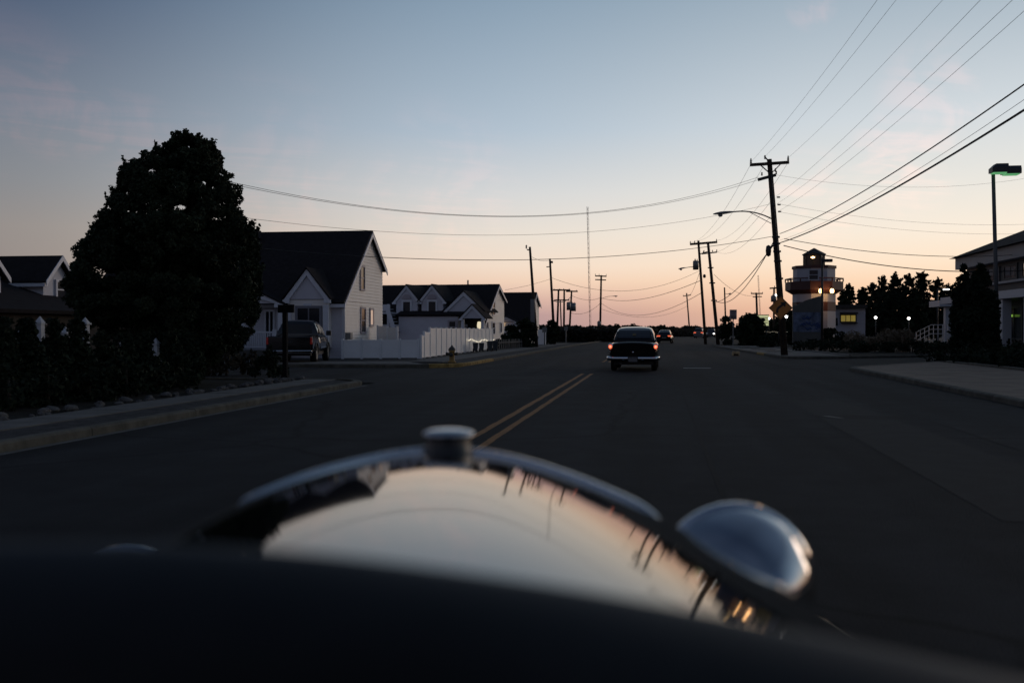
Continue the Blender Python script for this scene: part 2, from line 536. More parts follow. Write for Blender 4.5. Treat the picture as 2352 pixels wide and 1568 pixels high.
# left, near block
kerb('kerb_near_left', [(-7.7, -6), (-7.7, 25.2)] + arc(-9.0, 25.2, 1.3, 0, 90)[1:] + [(-40, 26.5)], M_kerb, side=1)
struct(sheet('verge_near_left', [(-8.75, -6), (-7.85, -6), (-7.85, 25.2), (-8.75, 26.2)], 0.105, M_gravel))
slabs('pavement_near_left', [(-9.55, -6), (-9.55, 26.2)], [(-8.7, -6), (-8.7, 26.2)], M_conc)
struct(sheet('planting_bed', [(-40, -6), (-9.57, -6), (-9.57, 26.3), (-40, 26.3)], 0.08, M_soil))
# left, far block
yel = lambda a, c: M_kerby if 38 < a.y < 44.5 and a.x > -9.6 else M_kerb
kerb('kerb_far_left', [(-40, 37.8), (-10.6, 37.8)] + arc(-10.6, 40.7, 2.9, -90, 0)[1:] + [(-7.7, 104)] + [(-7.7 + roff(y), y) for y in range(112, 200, 8)], M_kerb, step=3.0, side=1, special=yel)
struct(sheet('verge_far_left', [(-9.2, 41), (-7.85, 41), (-7.85, 104), (-9.2, 104)], 0.10, M_gravel))
slabs('pavement_far_left', [(-10.7, 42), (-10.5, 104)], [(-9.15, 42), (-9.15, 104)], M_conc)
slabs('pavement_corner', [(-40, 39.6), (-10.7, 42)], [(-40, 38.05), (-9.15, 38.6)], M_conc, step=2.0)
struct(sheet('gravel_yard', [(-60, 39.5), (-10.7, 42.0), (-10.6, 104), (-60, 104)], 0.07, M_gravel))
# right, near corner: wide concrete apron with a planting bed behind
slabs('apron_near_right', [(7.05, -6), (7.05, 37.3), (7.5, 38.6)], [(12.0, -6), (12.0, 44.6), (11.8, 45.0)], mat('warm_concrete', (.24, .185, .14), .9, var=.2, scale=1.2, bump=.4, bscale=50, spec=.1), step=3.5, z=0.12)
kerb('kerb_near_right', [(6.85, -6), (6.85, 37.2), (7.3, 38.7), (11.9, 45.2), (22, 52)], M_kerb, side=-1)
struct(sheet('planting_bed_near_right', [(12.02, -6), (60, -6), (60, 66), (30, 56), (12.02, 44.8)], 0.10, M_soil))
kerb('bed_edging_near_right', [(12.0, 0), (12.0, 44.0)], M_kerb, side=-1, w=0.12, h=0.2)
# right, far block
kerb('kerb_far_right', [(30, 66.2), (16.5, 58.2), (9.8, 53.4), (7.2, 52.0), (6.4, 53.5), (4.95, 90), (6.0, 95), (10, 96.2)], M_kerb, side=-1, special=lambda a, c: M_kerby if 58 < a.y < 62 and a.x < 8 else M_kerb)
slabs('pavement_far_right', [(6.7, 53.6), (5.2, 90)], [(10.0, 54.2), (8.9, 90)], M_conc, step=2.5)
struct(sheet('planting_bed_far_right', [(10.02, 54.3), (16.5, 58.7), (30, 66.6), (60, 86), (60, 96), (8.9, 95)], 0.10, M_soil))
kerb('bed_edging_far_right', [(9.95, 54.3), (8.9, 92)], M_conc, side=-1, w=0.12, h=0.2)
struct(sheet('gravel_lot', [(9, 112), (200, 114), (200, 300), (30, 300)], -0.01, M_gravel))

# road markings and repairs
def stripe(name, x, y0, y1, w, m, n=1, ragged=0.0):
    root_pts = []
    b = MB(); k = max(2, int((y1 - y0) / 0.8))
    for i in range(k):
        a, c = y0 + (y1 - y0) * i / k, y0 + (y1 - y0) * (i + 1) / k
        j0, j1 = random.uniform(-ragged, ragged), random.uniform(-ragged, ragged)
        b.add([(x - w / 2 + j0 + roff(a), a, 0.004), (x + w / 2 + j1 + roff(a), a, 0.004), (x + w / 2 + j1 + roff(c), c, 0.004), (x - w / 2 + j0 + roff(c), c, 0.004)], [(0, 1, 2, 3)])
    return struct(b.build(name, m))
for nm, dx in (('yellow_line', -0.15), ('yellow_line', 0.15)):
    stripe(nm, -2.32 + dx, -5, 33.4, 0.11, M_yellow, ragged=0.008)
    stripe(nm, -2.32 + dx, 45.8, 150, 0.11, M_yellow, ragged=0.008)
struct(sheet('lane_tick', [(1.0, 38.9), (2.05, 38.9), (2.05, 39.15), (1.0, 39.15)], 0.004, M_white_line))
g0 = G(1975, 958)
b = MB().add([(g0.x + 0.75 * math.cos(a) , g0.y + 0.42 * math.sin(a), 0.003) for a in [2 * math.pi * i / 20 for i in range(20)]], [tuple(range(20))])
struct(b.build('road_patch', M_patch))
b = MB(); g1 = G(1893, 955)
b.add([(g1.x - .05, g1.y, .004), (g1.x + .16, g1.y - .42, .004), (g1.x + .26, g1.y - .42, .004), (g1.x + .08, g1.y, .004)], [(0, 1, 2, 3)])
struct(b.build('patch_edge', M_conc))
M_newer = mat('asphalt_trench_patch', (.011, .0115, .0125), .85, var=.3, scale=3, bump=.6, bscale=60, spec=.15)
M_older = mat('asphalt_bleached', (.020, .021, .022), .9, var=.3, scale=2, bump=.6, bscale=60, spec=.1)
struct(sheet('road_patch', [(2.6, 8), (3.9, 8.2), (3.8, 21.5), (2.7, 21.3)], 0.0025, M_newer))
struct(sheet('road_patch', [(-6.9, 29.2), (-3.0, 29.0), (-2.9, 31.2), (-6.8, 31.5)], 0.0025, M_newer))
struct(sheet('road_patch', [(-1.4, 40), (0.2, 40), (0.3, 62), (-1.3, 62)], 0.002, M_older))
struct(sheet('road_seam', [(.55, -5), (.60, -5), (.62, 100), (.57, 100)], 0.003, M_patch))
struct(sheet('road_seam', [(4.35, -5), (4.39, -5), (4.33, 60), (4.29, 60)], 0.003, M_patch))
struct(sheet('road_patch', [(-2.1, 26.5), (6.0, 27.3), (6.0, 27.36), (-2.1, 26.6)], 0.003, M_patch))
struct(sheet('road_patch', [(-7.2, 22), (-4.6, 22.2), (-4.5, 22.3), (-7.2, 22.12)], 0.003, M_patch))
struct(sheet('gutter_line', [(-7.68, -6), (-7.55, -6), (-7.55, 25.5), (-7.68, 25.5)], 0.003, M_conc))

# tree pits in the far right pavement
for i, (px, py) in enumerate([(1788, 811), (1752, 806), (1722, 802.5), (1700, 799.5)]):
    p = G(px, py)
    pit = MB().box(p.x - 0.75, p.x + 0.75, p.y - 1.1, p.y + 1.1, 0.05, 0.128).build('tree_pit', M_patch)
    tag(pit, ['dark empty tree pit nearest the leaning pole on the pavement', 'second dark tree pit from the leaning pole on the pavement', 'third dark tree pit from the leaning pole on the pavement', 'farthest dark tree pit along the right pavement'][i], 'tree pit', 'tree pits along the right pavement')

# ------------------------------------------------------------------ vegetation
def tree(name, label, base, clumps, per, leaf, trunk_h, tr, m=M_leaf, group=None, limbs=6, cat='tree'):
    t = thing(name, label, cat, (base[0], base[1], 0.05), group=group)
    leaves('crown', clump_points(clumps, per), leaf, m, t)
    b = MB()
    b.tube([(0, 0, -0.1), (0.03, 0.02, trunk_h * 0.5), (0, 0.05, trunk_h), (0.05, 0, trunk_h * 1.6)], [tr * 1.25, tr, tr * 0.8, tr * 0.4], 8)
    for i in range(limbs):
        c = random.choice(clumps)
        z0 = trunk_h * random.uniform(0.7, 1.3)
        b.tube([(0, 0, z0), (c[0] * 0.4, c[1] * 0.4, z0 * 0.5 + c[2] * 0.5), (c[0] * 0.85, c[1] * 0.85, c[2])], [tr * 0.4, tr * 0.25, tr * 0.08], 6)
    b.build('trunk', M_bark, t)
    return t

# the big broad tree on the near left corner; half widths by height, read from its outline
TD = 27.0
tb = XY(400, TD)
outline = [(838, 440, 470), (815, 405, 508), (795, 320, 548), (769, 235, 572), (728, 178, 590), (690, 166, 596), (662, 160, 597), (617, 170, 595), (592, 186, 592), (570, 202, 590), (555, 218, 589), (530, 222, 582), (506, 240, 556), (485, 258, 545), (452, 266, 544), (430, 282, 530), (411, 286, 518), (390, 306, 505), (372, 345, 499), (358, 378, 493), (345, 405, 484), (333, 420, 470), (322, 430, 456)]
cl = []
for k in range(len(outline) - 1):
    (y0, a0, b0), (y1, a1, b1) = outline[k], outline[k + 1]
    nst = max(2, int((y0 - y1) / 16))
    for i in range(nst):
        t = (i + random.random()) / nst
        py, a, c = y0 + (y1 - y0) * t, a0 + (a1 - a0) * t, b0 + (b1 - b0) * t
        z = EYE + (759 - py) / F * TD
        xm, hw = ((a + c) / 2 - 400) / F * TD, (c - a) / 2 / F * TD
        n = max(5, int(hw * 11))
        for j in range(n):
            th = random.uniform(0, 2 * math.pi)
            rr = min(random.uniform(0.12, 0.30), max(.08, hw * .25))
            rad = max(0, hw - rr * 0.7) * random.choice([1, 1, 0.97, 0.9, 0.75, 0.5, 0.25])
            cl.append((xm + rad * math.cos(th), rad * math.sin(th) * 0.95, z + random.uniform(-.12, .12), rr))
        for sgn in (-1, 1, -1, 1):   # keep the outline itself well covered
            rr = min(random.uniform(0.08, 0.18), max(.07, hw * .3))
            cl.append((xm + sgn * (hw - rr * random.uniform(0.5, 1.0)), random.uniform(-.5, .5), z, rr))
for _ in range(420):
    k = random.randrange(1, len(outline) - 11); (y0, a0, b0) = outline[k]
    hw = (b0 - a0) / 2 / F * TD; th = random.uniform(0, 6.28); q = math.sqrt(random.random()) * .75
    cl.append((((a0 + b0) / 2 - 400) / F * TD + hw * q * math.cos(th), hw * q * math.sin(th), EYE + (759 - y0) / F * TD + random.uniform(-.15, .15), random.uniform(.2, .34)))
# upright sprays that make the outline ragged, each a short run of small tufts
for _ in range(120):
    k = random.randrange(3, len(outline) - 1); (y0, a0, b0), (y1, a1, b1) = outline[k], outline[k + 1]; t = random.random()
    py = y0 + (y1 - y0) * t; lf = random.random() < .5
    e = (a0 + (a1 - a0) * t) if lf else (b0 + (b1 - b0) * t); sg = -1 if lf else 1
    x0_ = (e - 400) / F * TD - sg * .08; z0_ = EYE + (759 - py) / F * TD; yy = random.uniform(-.6, .6); ln = random.uniform(.12, .30)
    for q in (0, .35, .7, 1.0):
        cl.append((x0_ + sg * ln * .45 * q, yy, z0_ + ln * q, .075 * (1.15 - q * .7)))
for px, py in ((346, 352), (328, 354), (290, 390), (424, 319), (448, 317), (478, 332), (376, 347), (252, 464), (218, 527), (197, 570)):
    for q in (0, .3, .6, .85, 1.0):
        cl.append(((px - 400) / F * TD + random.uniform(-.03, .03), random.uniform(-.15, .15), EYE + (759 - py) / F * TD - .38 * (1 - q), .11 * (1.1 - q * .75)))
# a few leafy tips poking out
for px, py in ((448, 318), (424, 320), (475, 333), (350, 352), (328, 352), (376, 346), (288, 390), (300, 388), (325, 372), (345, 362), (432, 328), (495, 350), (590, 540), (580, 532), (155, 660), (165, 618), (542, 455), (544, 482), (250, 462), (262, 440), (218, 530), (190, 575), (534, 462), (542, 500), (585, 532), (565, 515), (300, 392), (488, 360), (405, 345), (232, 500), (200, 560)):
    cl.append(((px - 400) / F * TD, random.uniform(-.4, .4), EYE + (759 - py) / F * TD - 0.06, random.uniform(0.10, 0.17)))
for _ in range(210):
    k = random.randrange(1, len(outline) - 1); (y0, a0, b0), (y1, a1, b1) = outline[k], outline[k + 1]; t = random.random()
    py = y0 + (y1 - y0) * t; e = random.choice([a0 + (a1 - a0) * t, b0 + (b1 - b0) * t]); sg = -1 if e < 400 else 1
    cl.append(((e - 400) / F * TD + sg * random.uniform(-.14, .05), random.uniform(-.5, .5), EYE + (759 - py) / F * TD + random.uniform(0, .12), random.uniform(.05, .11)))
from mathutils import noise as mnoise
cl = [c for c in cl if not (c[2] > 2.4 and c[3] > .12 and mnoise.noise(Vector((c[0] * 2.4, c[1] * 2.4, c[2] * 2.4))) > .34 and random.random() < .92)]
tree('broadleaf_tree', 'large dense dark tree with a pointed top on the near left corner', tb, cl, 5200, 0.042, 1.3, 0.15, limbs=18)

def shrub(name, label, x, y, r, h, m=M_leafd, leaf=0.06, per=1100, group=None, cat='shrub', cone=False, z0=0.05, n=None):
    t = thing(name, label, cat, (x, y, z0), group=group)
    c = []
    n = n or int(10 + 20 * r * h)
    for i in range(n):
        f = random.random() ** (1.3 if cone else 1.0)
        z = 0.06 * h + f * h * 0.92
        rad = r * ((1 - f) ** 0.7 if cone else math.sqrt(max(0.02, 1 - (abs(f - 0.45) / 0.58) ** 2.4)))
        th = random.uniform(0, 2 * math.pi); q = random.choice([1, 0.9, 0.7, 0.3])
        rr = max(0.05, r * random.uniform(0.2, 0.38) * (0.5 if cone and f > 0.7 else 1))
        c.append((max(0, rad - rr * 0.6) * q * math.cos(th), max(0, rad - rr * 0.6) * q * math.sin(th), z, rr))
    leaves('foliage', clump_points(c, per), leaf, m, t)
    MB().tube([(0, 0, -0.1), (0, 0, h * 0.7)], [0.04, 0.02], 6).build('stem', M_bark, t)
    return t

def columnar(label, x, y, r, h, group=None, per=500, leaf=0.05, m=M_leafd, taper=.62):
    t = thing('columnar_evergreen', label, 'shrub', (x, y, 0.05), group=group)
    c = []
    n = int((230 if r < .4 else 80) * h * max(r, .3))
    for i in range(n):
        f = i / n
        rad = r * (min(1, 0.75 + f * 2) if f < 0.15 else 1.0) * ((1 - max(0, f - 0.35) / 0.65 * taper) if taper < .7 else (1 - .12 * f - max(0, f - .68) / .32 * taper)) 
        rr = max(0.07, rad * random.uniform(0.3, 0.45)); th = random.uniform(0, 6.28); q = random.choice([1, 1, 0.8, 0.3])
        c.append(((rad - rr * 0.6) * q * math.cos(th), (rad - rr * 0.6) * q * math.sin(th), 0.05 + f * h, rr))
    c.append((0, 0, h, r * 0.2))
    leaves('foliage', clump_points(c, per), leaf, m, t)
    MB().tube([(0, 0, -0.1), (0, 0, h * 0.8)], [0.06, 0.02], 6).build('stem', M_bark, t)
    return t

# row of clipped evergreens along the near left pavement
ORD = ['leftmost visible', 'second from left', 'third from left', 'fourth from left', 'fifth from left', 'sixth from left', 'seventh from left', 'eighth from left', 'ninth from left', 'tenth from left', 'eleventh from left', 'last']
for k, px in enumerate((4, 60, 126, 176, 232, 284, 330, 392, 436)):
    ey = onX(px, -11.6)
    columnar(f'{ORD[k]} dark column evergreen in the row beside the left pavement', -11.6, ey, 0.38, 1.56 if px < 230 else 1.3, 'evergreen row along the left pavement', per=2600, leaf=0.05)
for k, (px, xx, r, h, lab) in enumerate(((20, -10.9, .5, .8, 'low dark shrub filling the bed below the leftmost evergreen'), (110, -10.9, .55, .85, 'low dark shrub below the gap in the evergreen row'), (205, -10.9, .55, .9, 'low dark shrub before the fourth evergreen'), (290, -10.9, .55, .9, 'low dark shrub in the middle of the evergreen row'), (360, -10.9, .5, .8, 'low dark shrub under the left side of the large tree'), (420, -11.0, .5, .8, 'low dark shrub close to the large tree trunk'))):
    shrub('low_shrub', lab, xx, onX(px, xx), r, h, per=1500, leaf=.05, group='low shrubs before the evergreen row')
# low brush, cone shrub and rocks at the corner bed
for i, (px, py, r, h, lab) in enumerate([(470, 862, .55, .75, 'low brown bush under the large tree'), (520, 862, .6, .85, 'brown bush between the large tree and cone shrub'), (570, 860, .5, .7, 'brown bush just left of the cone shrub')]):
    p = G(px, py); shrub('brown_bush', lab, p.x, p.y, r, h, M_scrub, 0.07, 900, 'brown bushes in the corner bed')
p = G(618, 866); shrub('cone_shrub', 'dark cone-shaped shrub beside the sign post at the corner', p.x, p.y, 0.62, 0.98, cone=True, per=2200, leaf=0.05)

def rock_mesh(seed):
    r2 = random.Random(seed)
    bm = bmesh.new(); bmesh.ops.create_icosphere(bm, subdivisions=2, radius=1)
    for v in bm.verts:
        n = v.co.copy()
        v.co *= 0.8 + 0.35 * r2.random() * 0.5 + 0.2 * math.sin(3 * n.x + seed) * math.cos(2.5 * n.y - seed)
        v.co.z *= 0.62
    me = bpy.data.meshes.new('rock'); bm.to_mesh(me); bm.free(); return me
rmesh = [rock_mesh(i) for i in range(5)]
for i in range(64):
    y = 12 + (i / 63) * 14.2
    s = random.uniform(0.05, 0.13)
    if y > 24: s *= 1.25
    o = obj('rock', rmesh[i % 5], M_rock)
    o.location = (-9.95 + random.uniform(-.22, .32), y + random.uniform(-.2, .2), 0.08 + s * 0.3)
    o.scale = (s * random.uniform(.8, 1.3), s, s * random.uniform(.8, 1.1)); o.rotation_euler = (0, 0, random.uniform(0, 6))
    tag(o, 'pale rock edging the dark planting bed along the left pavement', 'rock', 'rocks edging the left planting bed')

# ------------------------------------------------------------------ fence behind the evergreens
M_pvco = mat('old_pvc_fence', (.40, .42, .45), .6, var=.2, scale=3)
def post_with_cap(parent, x, y, h, w=0.13, name='post'):
    o = MB().box(x - w / 2, x + w / 2, y - w / 2, y + w / 2, 0, h).build(name, M_pvco, parent)
    c = MB()
    q = w * 0.72
    c.box(x - q, x + q, y - q, y + q, h + 0.001, h + 0.04)
    c.add([(x - q * .8, y - q * .8, h + .041), (x + q * .8, y - q * .8, h + .041), (x + q * .8, y + q * .8, h + .041), (x - q * .8, y + q * .8, h + .041), (x, y, h + .17)], [(0, 1, 4), (1, 2, 4), (2, 3, 4), (3, 0, 4), (3, 2, 1, 0)])
    c.build('cap', M_pvco, o)
    return o
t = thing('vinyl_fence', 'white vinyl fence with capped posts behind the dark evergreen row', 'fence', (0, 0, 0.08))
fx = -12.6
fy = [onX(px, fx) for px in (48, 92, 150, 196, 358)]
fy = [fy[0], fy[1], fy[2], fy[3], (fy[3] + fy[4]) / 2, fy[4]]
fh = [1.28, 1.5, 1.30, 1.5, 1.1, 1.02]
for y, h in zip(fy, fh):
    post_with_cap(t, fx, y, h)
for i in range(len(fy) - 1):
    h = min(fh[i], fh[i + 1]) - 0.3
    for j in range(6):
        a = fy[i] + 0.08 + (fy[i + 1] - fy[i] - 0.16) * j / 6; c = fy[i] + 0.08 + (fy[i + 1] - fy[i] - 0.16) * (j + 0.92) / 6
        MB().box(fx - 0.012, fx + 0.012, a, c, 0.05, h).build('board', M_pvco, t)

# ------------------------------------------------------------------ houses
def pbox(b, place, t0, t1, z0, z1, o0, o1):
    c = [place(t, z, o) for o in (o0, o1) for t, z in ((t0, z0), (t1, z0), (t1, z1), (t0, z1))]
    return b.add(c, [(0, 1, 2, 3), (7, 6, 5, 4), (0, 4, 5, 1), (1, 5, 6, 2), (2, 6, 7, 3), (3, 7, 4, 0)])

def span(poly, z):
    ts = []
    n = len(poly)
    for i in range(n):
        (t0, z0), (t1, z1) = poly[i], poly[(i + 1) % n]
        if abs(z1 - z0) < 1e-9:
            if abs(z - z0) < 1e-6: ts += [t0, t1]
            continue
        f = (z - z0) / (z1 - z0)
        if -1e-6 <= f <= 1 + 1e-6: ts.append(t0 + (t1 - t0) * f)
    return (min(ts), max(ts)) if ts else None

def clapboard(poly, place, step=0.17, lap=0.032):
    """overlapping boards filling a wall outline (t,z)"""
    b = MB()
    zs = sorted(set([round(z, 4) for _, z in poly]))
    z = zs[0]; zt = zs[-1]
    while z < zt - 1e-4:
        z1 = min(z + step, zt)
        for k in zs:
            if z + 1e-4 < k < z1 - 1e-4: z1 = k
        s0, s1 = span(poly, z + 1e-5), span(poly, z1 - 1e-5)
        if s0 and s1:
            q = [place(s0[0], z, lap), place(s0[1], z, lap), place(s1[1], z1, 0.002), place(s1[0], z1, 0.002), place(s0[0], z, 0), place(s0[1], z, 0)]
            b.add(q, [(0, 1, 2, 3), (4, 5, 1, 0)])
        z = z1
    # solid backing so the wall has thickness
    b.prism([place(t, zz, -0.001) for t, zz in poly], Vector(place(0, 0, -0.12)) - Vector(place(0, 0, 0)))
    return b

def window(parent, place, t0, t1, z0, z1, frame=M_trim, w=0.09, bars=(0, 1), glass=None, name='window', fo=0.08):
    b = MB()
    for a in ((t0 - w, t1 + w, z1, z1 + w), (t0 - w, t1 + w, z0 - w, z0), (t0 - w, t0, z0, z1), (t1, t1 + w, z0, z1)):
        pbox(b, place, *a, 0.0, fo)
    nv, nh = bars
    s = b.build(name, frame, parent)
    g = MB(); pbox(g, place, t0, t1, z0, z1, 0.003, 0.040); g.build('pane', glass or M_glass, s)
    if nv or nh:
        m = MB()
        for i in range(nv):
            t = t0 + (t1 - t0) * (i + 1) / (nv + 1); pbox(m, place, t - 0.03, t + 0.03, z0, z1, 0.042, 0.062)
        for i in range(nh):
            z = z0 + (z1 - z0) * (i + 1) / (nh + 1); pbox(m, place, t0, t1, z - 0.025, z + 0.025, 0.042, 0.058)
        m.build('sash_bar', frame, s)
    return s

def slab_roof(parent, quad, th=0.14, m=M_roof, name='roof'):
    q = [Vector(p) for p in quad]
    n = (q[1] - q[0]).cross(q[3] - q[0]).normalized()
    if n.z < 0: n = -n
    return MB().prism(q, n * th).build(name, m, parent)

def pediment(parent, xc, hw, zb, zp, yf, depth, wall=M_sidingblue, trim=M_trim, tw=0.22, name='pediment', roof=True, rise=0.0):
    """small gable facing the street: triangle wall, raking trim and its own little roof"""
    pl = lambda t, z, o: (t, yf - o, z)
    w = MB(); w.prism([pl(xc - hw * .96, zb, 0), pl(xc + hw * .96, zb, 0), pl(xc, zp - tw * .4, 0)], (0, 0.1, 0))
    g = w.build(name, wall, parent)
    b = MB()
    for s in (-1, 1):
        b.prism([pl(xc + s * hw * 1.05, zb - 0.02, 0.12), pl(xc, zp, 0.12), pl(xc, zp - tw * 1.5, 0.12), pl(xc + s * (hw * 1.05 - tw * 1.2), zb - 0.02, 0.12)], (0, 0.115, 0))
        x0, x1 = sorted((xc + s * hw * 1.09, xc + s * (hw * 1.09 - hw * 0.3)))
        b.box(x0, x1, yf - 0.16, yf - 0.002, zb - tw * 0.9, zb - 0.025)
    b.build('raking_trim', trim, g)
    if roof:
        r = MB()
        for s in (-1, 1):
            r.prism([(xc, yf - 0.2, zp + 0.02), (xc + s * hw * 1.12, yf - 0.2, zb - 0.03), (xc + s * hw * 1.12, yf + depth, zb - 0.03), (xc, yf + depth, zp + 0.02)], (0, 0, 0.08))
        r.build('gable_roof', M_roof, g)
    return g

def saltbox(root, Ln, d_r, d_b, zf, zr, zb, wallm=M_siding, frontm=None, z_skirt=0.0):
    """main block: gable at x=0, street front at y=0, running to x=-Ln"""
    gp = lambda t, z, o: (o, t, z)
    fp = lambda t, z, o: (t, -o, z)
    clapboard([(0, 0), (d_b, 0), (d_b, zb), (d_r, zr), (0, zf)], gp).build('gable_wall', wallm, root)
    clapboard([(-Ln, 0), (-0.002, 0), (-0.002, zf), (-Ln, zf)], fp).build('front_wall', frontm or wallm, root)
    clapboard([(0, 0), (d_b, 0), (d_b, zb), (d_r, zr), (0, zf)], lambda t, z, o: (-Ln - o, t, z), step=0.4).build('end_wall', wallm, root)
    MB().box(-Ln, -0.02, d_b - 0.1, d_b - 0.02, 0, zb).build('back_wall', wallm, root)
    sl = (zr - zf) / d_r; sb = (zr - zb) / (d_b - d_r); e = 0.28; o = 0.22
    slab_roof(root, [(-Ln - o, -e, zf - sl * e + .02), (o, -e, zf - sl * e + .02), (o, d_r, zr + .02), (-Ln - o, d_r, zr + .02)])
    slab_roof(root, [(-Ln - o, d_r, zr + .021), (o, d_r, zr + .021), (o, d_b + e, zb - sb * e + .02), (-Ln - o, d_b + e, zb - sb * e + .02)])
    b = MB()
    th = 0.17
    b.prism([(o + .003, -e, zf - sl * e + .02), (o + .003, d_r, zr + .02), (o + .003, d_r, zr - th - .05), (o + .003, -e, zf - sl * e - th)], (0.04, 0, 0))
    b.prism([(o + .003, d_r, zr + .02), (o + .003, d_b + e, zb - sb * e + .02), (o + .003, d_b + e, zb - sb * e - th), (o + .003, d_r, zr - th - .05)], (0.04, 0, 0))
    b.build('rake_board', M_trim, root)
    MB().box(-Ln - o, o, -e - 0.05, -e - 0.003, zf - sl * e - 0.13, zf - sl * e + 0.04).build('gutter', M_trim, root)
    return gp, fp

# --- big white house across the side street
HD = 50.0
hx, hy = XY(785, HD)
root = thing('house', 'tall white-sided house with dark roof and narrow gable windows behind pickup', 'house', (hx, hy, 0.05))
d_b = onX(878, hx) - hy; d_r = onX(847, hx) - hy
zf = ZZ(690, hx, hy) - .05; zr = ZZ(529, hx, hy + d_r) - .2; zb = ZZ(614, hx, hy + d_b) - .15
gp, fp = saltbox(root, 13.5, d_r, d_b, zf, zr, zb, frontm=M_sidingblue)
gy = lambda px: onX(px, hx) - hy
gz = lambda py, px: ZZ(py, hx, onX(px, hx)) - .05
for (pa, pb, ya, yb, nb) in ((827, 835, 613, 663, 1), (828, 837, 709, 762, 1)):
    window(root, gp, gy(pa), gy(pb), gz(yb, pa), gz(ya, pa), bars=(0, nb), frame=M_shutter, w=0.10)
M_litpane = mat('lit_window_pane', (0.5, 0.4, 0.35), 0.3, emit=(0.9, 0.62, 0.45), estr=0.42)
window(root, gp, gy(849), gy(855), gz(745, 850), gz(712, 850), bars=(0, 0), glass=M_litpane, frame=M_shutter, w=0.12)
MB().box(0.02, 0.1, -0.06, 0.12, 0, zf - 0.1).build('corner_board', M_trim, root)
MB().tube([(0.16, -0.14, zf - .15), (0.16, -0.1, zf - .4), (0.16, -0.1, 0.1)], 0.045, 8).build('downpipe', M_trim, root)
MB().box(0.02, 0.3, 0.5, 0.85, 0.95, 1.3).build('meter_box', M_lampmetal, root)
FYP = hy - 0.65
fxp = lambda px, y=FYP: onY(px, y) - hx
fzp = lambda py, px, y=FYP: ZZ(py, onY(px, y), y) - .05
xc = fxp(706); hw = (fxp(756) - fxp(656)) / 2
pediment(root, xc, hw, fzp(687, 706), fzp(618, 706), -0.65, 3.4, wall=M_sidingblue)
# bay under the pediment
bay = MB().box(xc - hw * .92, xc + hw * .92, -0.6, -0.02, 0.55, fzp(687, 706) - .03).build('bay', M_siding, root)
for s in (-1, 1):
    x = xc + s * hw * 0.86
    MB().box(x - 0.14, x + 0.14, -0.74, -0.606, 0.55, fzp(690, 706) - .22).build('pilaster', M_trim, root)
window(root, lambda t, z, o: (t, -0.606 - o, z), fxp(684), fxp(734), 0.95, fzp(708, 706), bars=(1, 0), frame=mat('bay_window_frame', (.17, .17, .20), .6), w=0.13)
MB().box(xc - 0.2, xc + 0.2, -0.66, -0.61, fzp(704, 706), fzp(697, 706)).build('keystone', M_trim, root)
# porch left of the bay
pxc = fxp(592); phw = fxp(650) - pxc
pediment(root, pxc, phw, fzp(697, 640), fzp(668, 600), -0.95, 3.0, wall=M_sidingblue)
window(root, fp, fxp(612, hy), fxp(628, hy), 0.6, fzp(715, 620), bars=(1, 0), w=0.1)
MB().box(pxc - phw - .3, pxc + phw + .1, -1.9, -0.02, 0.0, 0.42).build('porch_floor', M_conc, root)
for px in (553, 641):
    x = fxp(px, hy - 1.2)
    MB().box(x - .11, x + .11, -1.1, -0.9, 0.42, fzp(698, 640)).build('porch_post', M_trim, root)
rail = MB(); x0, x1 = fxp(548, hy - 1.7), fxp(629, hy - 1.7)
rail.box(x0, x1, -1.8, -1.72, 1.28, 1.36).box(x0, x1, -1.79, -1.73, 0.56, 0.62)
rl = rail.build('porch_railing', M_trim, root)
MB().box(x1 - .02, x1 + .12, -1.84, -1.7, 0.42, 1.46).build('newel_post', M_trim, rl)
bal = MB().box(-0.025, 0.025, -0.02, 0.02, 0.62, 1.279).mesh('baluster')
nb = 16
for i in range(nb):
    o = obj('baluster', bal, M_trim, rl); o.location = (x0 + (i + .5) * (x1 - x0) / nb, -1.76, 0)
MB().prism([(-6.6, d_r - 1.2, zr - .35), (-5.9, d_r - 1.2, zr - .3), (-6.25, d_r - 1.2, zr + .22)], (0, 1.3, 0)).build('roof_vent', M_roof, root)

# --- dormered house seen over the fence
H2D = 84.0
h2x, h2y = XY(1110, H2D)
H2R = R(-4.5)
root = thing('house', 'low blue-grey house with two dormers and porch behind white fence', 'house', (h2x, h2y, 0.05), H2R)
sc2 = H2D / F
d_b2, d_r2 = 7.6, 4.9
zf2 = EYE + (759 - 742) * sc2; zr2 = EYE + (759 - 652) * sc2 * 1.055; zb2 = EYE + (759 - 690) * sc2 * 1.08
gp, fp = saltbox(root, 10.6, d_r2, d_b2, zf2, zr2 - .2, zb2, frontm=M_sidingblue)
x2 = lambda px: (px - 1110) * sc2 * 1.0
z2 = lambda py: EYE + (759 - py) * sc2
window(root, gp, 3.2, 3.9, z2(722), z2(690), bars=(0, 1), w=0.12)
window(root, gp, 3.0, 3.9, z2(768), z2(742), bars=(0, 1), w=0.12)
window(root, gp, 1.0, 1.5, z2(768), z2(742), bars=(0, 1), w=0.12)
window(root, gp, 6.0, 6.5, z2(764), z2(742), bars=(0, 0), w=0.10)
